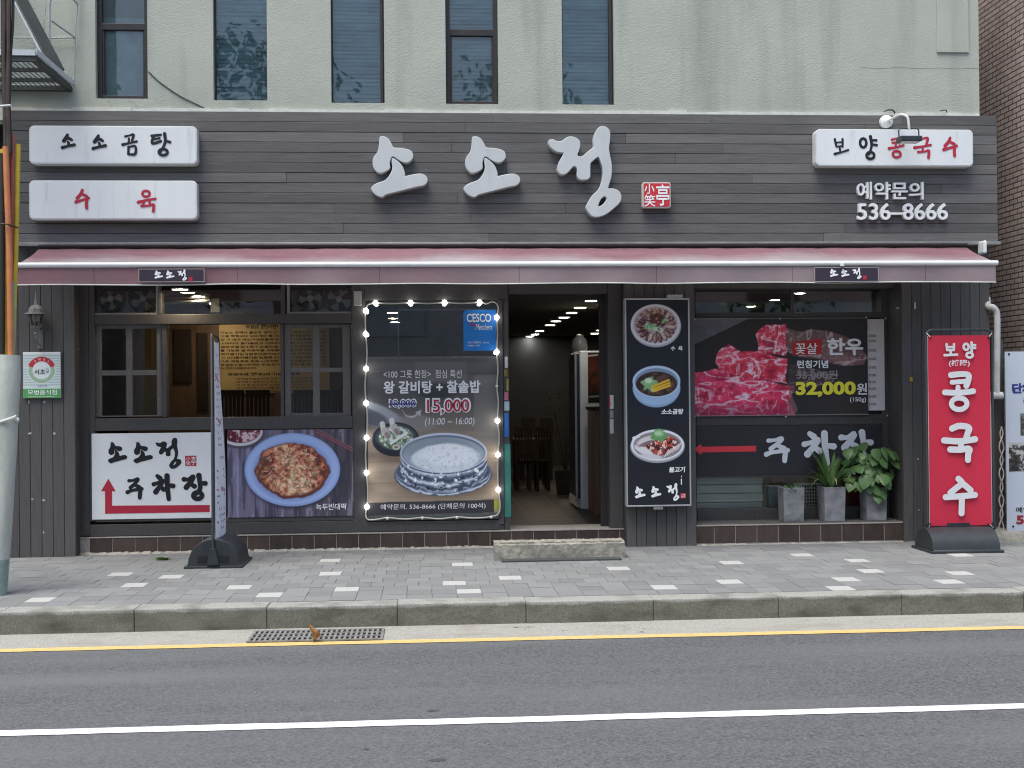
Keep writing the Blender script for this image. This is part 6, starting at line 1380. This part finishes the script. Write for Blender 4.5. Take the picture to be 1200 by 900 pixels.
def line_text(n): return ''.join(rr.choice(syl) + (' ' if rr.random() < .28 else '') for _ in range(n)).strip()
txt(m2, '보양(補陽)이란?', 288, 380, 326, 386, YPn - .033, .03)
for i in range(11): txt(m2, line_text(22), 258.5, 388 + i * 4.2, 382 if i < 10 else 300, 390.8 + i * 4.2, YPn - .033, .02)
txt(m2, '보양수(補陽水)의 기능별 분류', 267, 436.5, 352, 440.5, YPn - .033, .03)
for i in range(5): txt(m2, line_text(18), 277, 442.5 + i * 3.6, 366, 444.8 + i * 3.6, YPn - .033, .01)
part(m2, 'lettering', mat('brown_ink', (.03, .022, .012), .6, 0), t)
tag(MB().pbox(322.5, 458.5, 331, 493, YPn - .6, YPn - .5).build('wooden_post', mat('light_wood', (.24, .17, .09), .5, .15, 9), None, org=tuple(at(327, 493, YPn - .6))), 'short pale wooden post below the tan writing board', 'post')
def bench(px0, px1, pyt, Y, label, grp):
    x0, x1 = at(px0, 480, Y).x, at(px1, 480, Y).x; zt_ = at((px0 + px1) / 2, pyt, Y).z
    t = thing('dining_chair', label, 'chair', ((x0 + x1) / 2, Y, ZFL), grp)
    mb = MB(); k = 5
    for i in range(k + 1):
        x = x0 + (x1 - x0) * i / k; mb.box(x - .015, x + .015, Y, Y + .03, ZFL + .45, zt_)
    mb.box(x0 - .02, x1 + .02, Y - .005, Y + .035, zt_ + .001, zt_ + .07); part(mb, 'backrest', darkwood, t); part(MB().box(x0, x1, Y + .03, Y + .45, ZFL + .40, ZFL + .449), 'seat', darkwood, t)
    for a in (x0, x1 - .04):
        for y in (Y, Y + .41): part(MB().box(a, a + .04, y, y + .04, ZFL, ZFL + .399), 'leg', darkwood, t)
for i, (a, b) in enumerate(((260, 284), (290, 314), (346, 368), (376, 398))): bench(a, b, 464, YPn - .9, 'dark slatted wooden dining chair in the row under the writing board', 'chairs under the writing board')
for (a, b, Y_) in ((604, 622, 5.2), (628, 644, 5.2), (612, 626, 7.4), (634, 647, 7.4)): bench(a, b, 506 - (Y_ - 5.2) * 5, Y_, 'dim dining chair deep inside the room seen through the doorway', 'chairs deep in the dining room')
def dining_table(px0, px1, Y_, lab):
    x0, x1 = at(px0, 480, Y_).x, at(px1, 480, Y_).x
    tt = thing('dining_table', lab, 'table', ((x0 + x1) / 2, Y_, ZFL)); part(MB().box(x0, x1, Y_, Y_ + .8, ZFL + .70, ZFL + .74), 'tabletop', darkwood, tt, bevel=.004)
    for a in (x0 + .03, x1 - .08):
        for y in (Y_ + .03, Y_ + .72): part(MB().box(a, a + .05, y, y + .05, ZFL, ZFL + .699), 'leg', darkwood, tt)
dining_table(602, 646, 5.9, 'dark dining table nearest the doorway among the dim chairs'); dining_table(606, 648, 8.1, 'dark dining table deepest in the dim room')
# fridge, cabinet, curtain strip
Yfr = 2.35
x0, x1, z0, z1 = rect(680, 411, 713, 589, Yfr)
t = thing('display_fridge', 'tall white glass-door drinks fridge standing just inside the doorway', 'fridge', ((x0 + x1) / 2, Yfr, ZFL))
fw = mat('fridge_white', (.8, .81, .79), .4, .08, 5)
part(MB().box(x0, x1, Yfr, Yfr + .95, ZFL, z1), 'cabinet', fw, t, bevel=.012)
part(MB().box(x0 - .035, x0 - .002, Yfr + .03, Yfr + .93, ZFL + .14, z1 - .03), 'door', mat('fridge_door_glass', (.05, .06, .09), .15, .3, 5), t, bevel=.005)
m2 = MB(); m2.box(x0 - .06, x0 - .036, Yfr + .02, Yfr + .06, ZFL + .1, z1 - .02); part(m2, 'door_frame', alu, t)
for i in range(5): part(MB().box(x0 - .045, x0 - .002, Yfr + .07, Yfr + .9, ZFL + .02 + i * .024, ZFL + .035 + i * .024), 'vent_slat', fw, t)
P = Print(689, 413, 712, 472, 2.2, (70, 34, 22), 81); P.mix(np.clip((P.py - 415) / 45, 0, 1) * np.clip((455 - P.py) / 15, 0, 1), (150, 74, 38)); P.mix((P.noise(9, 9, 3) - .45) * 3, (46, 26, 20)); P.poly([(689, 460), (712, 460), (712, 472), (689, 472)], (30, 28, 28)); P.line(691, 465, 703, 464, 2.5, (140, 138, 132)); P.line(690, 417, 700, 416, 2, (178, 180, 178)); P.build('side_poster', Yfr - .004, print_m, t)
p = at(680.5, 411, Yfr + .2)
mb = MB(); mb.lathe((p.x, Yfr + .3, z1), [(.0001, 0), (.085, 0), (.105, .06), (.09, .15), (.05, .19), (.045, .21), (.0001, .22)], 14); tag(mb.build('jar', mat('pale_jar', (.20, .20, .19), .35, .1, 9), None, smooth=50, org=(p.x, Yfr + .3, z1)), 'small pale jar standing on top of the drinks fridge', 'jar')
x0, x1, z0, z1 = rect(697, 481, 714, 590, 1.6); t = thing('counter', 'brown wooden counter at the right inside the doorway', 'counter', ((x0 + x1) / 2, 1.6, ZFL))
part(MB().box(x0, x1 + .6, 1.6, 2.25, ZFL, z1), 'counter_body', mat('counter_wood', (.17, .10, .055), .45, .2, 6, 0, 1, (5, 5, .5)), t, bevel=.004); part(MB().box(x0 - .02, x1 + .62, 1.58, 2.27, z1 + .001, z1 + .04), 'counter_top', darkwood, t, bevel=.004)
rr = random.Random(8); p = at(662, 520, 4.6)
t = thing('indoor_plant', 'dim bare-twigged indoor plant in a pot left of the drinks fridge', 'plant', (p.x, 4.6, ZFL))
mb = MB(); mb.lathe((p.x, 4.6, ZFL), [(.0001, 0), (.12, 0), (.16, .35), (.14, .35), (.13, .3), (.0001, .3)], 14); part(mb, 'pot', mat('dull_pot', (.03, .028, .026), .5, .1, 9), t, smooth=40)
mb = MB()
for i in range(9):
    a = rr.uniform(0, 6.28); h = rr.uniform(.6, 1.15); mb.tube(smooth_line([(p.x, 4.6, ZFL + .28), (p.x + .1 * math.cos(a), 4.6 + .1 * math.sin(a), ZFL + .3 + h * .5), (p.x + .28 * math.cos(a), 4.6 + .28 * math.sin(a), ZFL + .35 + h)], 4), .006, 5)
part(mb, 'twigs', darkwood, t)
mb = MB()
for i in range(60):
    a = rr.uniform(0, 6.28); q = rr.uniform(.1, .3); leaf_strip(mb, (p.x + q * math.cos(a), 4.6 + q * math.sin(a), ZFL + rr.uniform(.8, 1.55)), rr.uniform(0, 6.28), .08, .02, .03, .02, 4)
part(mb, 'leaves', mat('dim_leaf', (.012, .018, .011), .9, .2, 9, spec=.05), t)

# ------------------------------------------------------------------ across the street: trees mirrored in the glass, building added to screen low sky
ob = thing('added_opposite_building', 'pale tiled three storey building added across the street to screen low sky, mirrored in windows', 'building', (0, -28, 0))
part(MB().box(-30, 34, -38, -28, ZR - .1, 9.6), 'wall', mat('opposite_wall', (.55, .54, .51), .85, .15, 1.5), ob)
part(MB().box(-30.2, 34.2, -38.2, -27.8, 9.6, 10), 'parapet', trimw, ob)
for fl_ in range(3):
    for i in range(13):
        x = -27 + i * 4.8; z = .6 + fl_ * 2.95
        f = part(MB().box(x, x + 2.8, -27.99, -27.93, z, z + 1.7), 'window', mat('opposite_window_sky', (.46, .48, .50), .3, .25, 2), ob)  # panes coloured pale for the sky they would reflect
ofp = struct(MB().box(-60, 60, -30, -24, ZR - .1, -.004).build('opposite_pavement', mat('far_pavement', (.235, .24, .245))))
lf = mat('street_leaf', (.05, .10, .03), .5, .3, 3)
bark = mat('bark', (.10, .08, .06), .9, .3, 9, .4, 20, (1, 1, .3))
rr = random.Random(77)
for k, (tx, ht) in enumerate(((-11.5, 10.5), (-4.5, 11.8), (2.5, 11), (9.8, 12.2))):
    tr = thing('street_tree', ['broad green street tree furthest left across the road', 'tall green street tree left of the middle across the road', 'green street tree facing the doorway across the road', 'tallest green street tree at the right across the road'][k], 'tree', (tx, -22.5, -.05), 'street trees across the road')
    part(MB().tube([(tx, -22.5, -.1), (tx + .05, -22.5, 2.5), (tx + .1, -22.4, 5), (tx, -22.5, ht - 2)], [.2, .16, .13, .03], 10), 'trunk', bark, tr, smooth=60)
    mb = MB()
    for c_ in range(40):
        a = rr.uniform(0, 6.28); q = rr.random() ** .5; h = rr.uniform(4.2, ht); rad = 2.6 * math.sin(math.pi * (h - 3.2) / (ht - 2.2)) ** .6
        cx_, cy_ = tx + rad * q * math.cos(a), -22.5 + rad * q * math.sin(a)
        for j in range(42):
            p = Vector((cx_ + rr.gauss(0, .42), cy_ + rr.gauss(0, .42), h + rr.gauss(0, .38))); u = Vector((rr.uniform(-1, 1), rr.uniform(-1, 1), rr.uniform(-1, 1))).normalized(); v = u.orthogonal().normalized(); l = rr.uniform(.10, .18)
            mb.add([p - u * l, p + v * l * .5, p + u * l, p - v * l * .5], [(0, 1, 2, 3)])
    part(mb, 'crown', lf, tr)
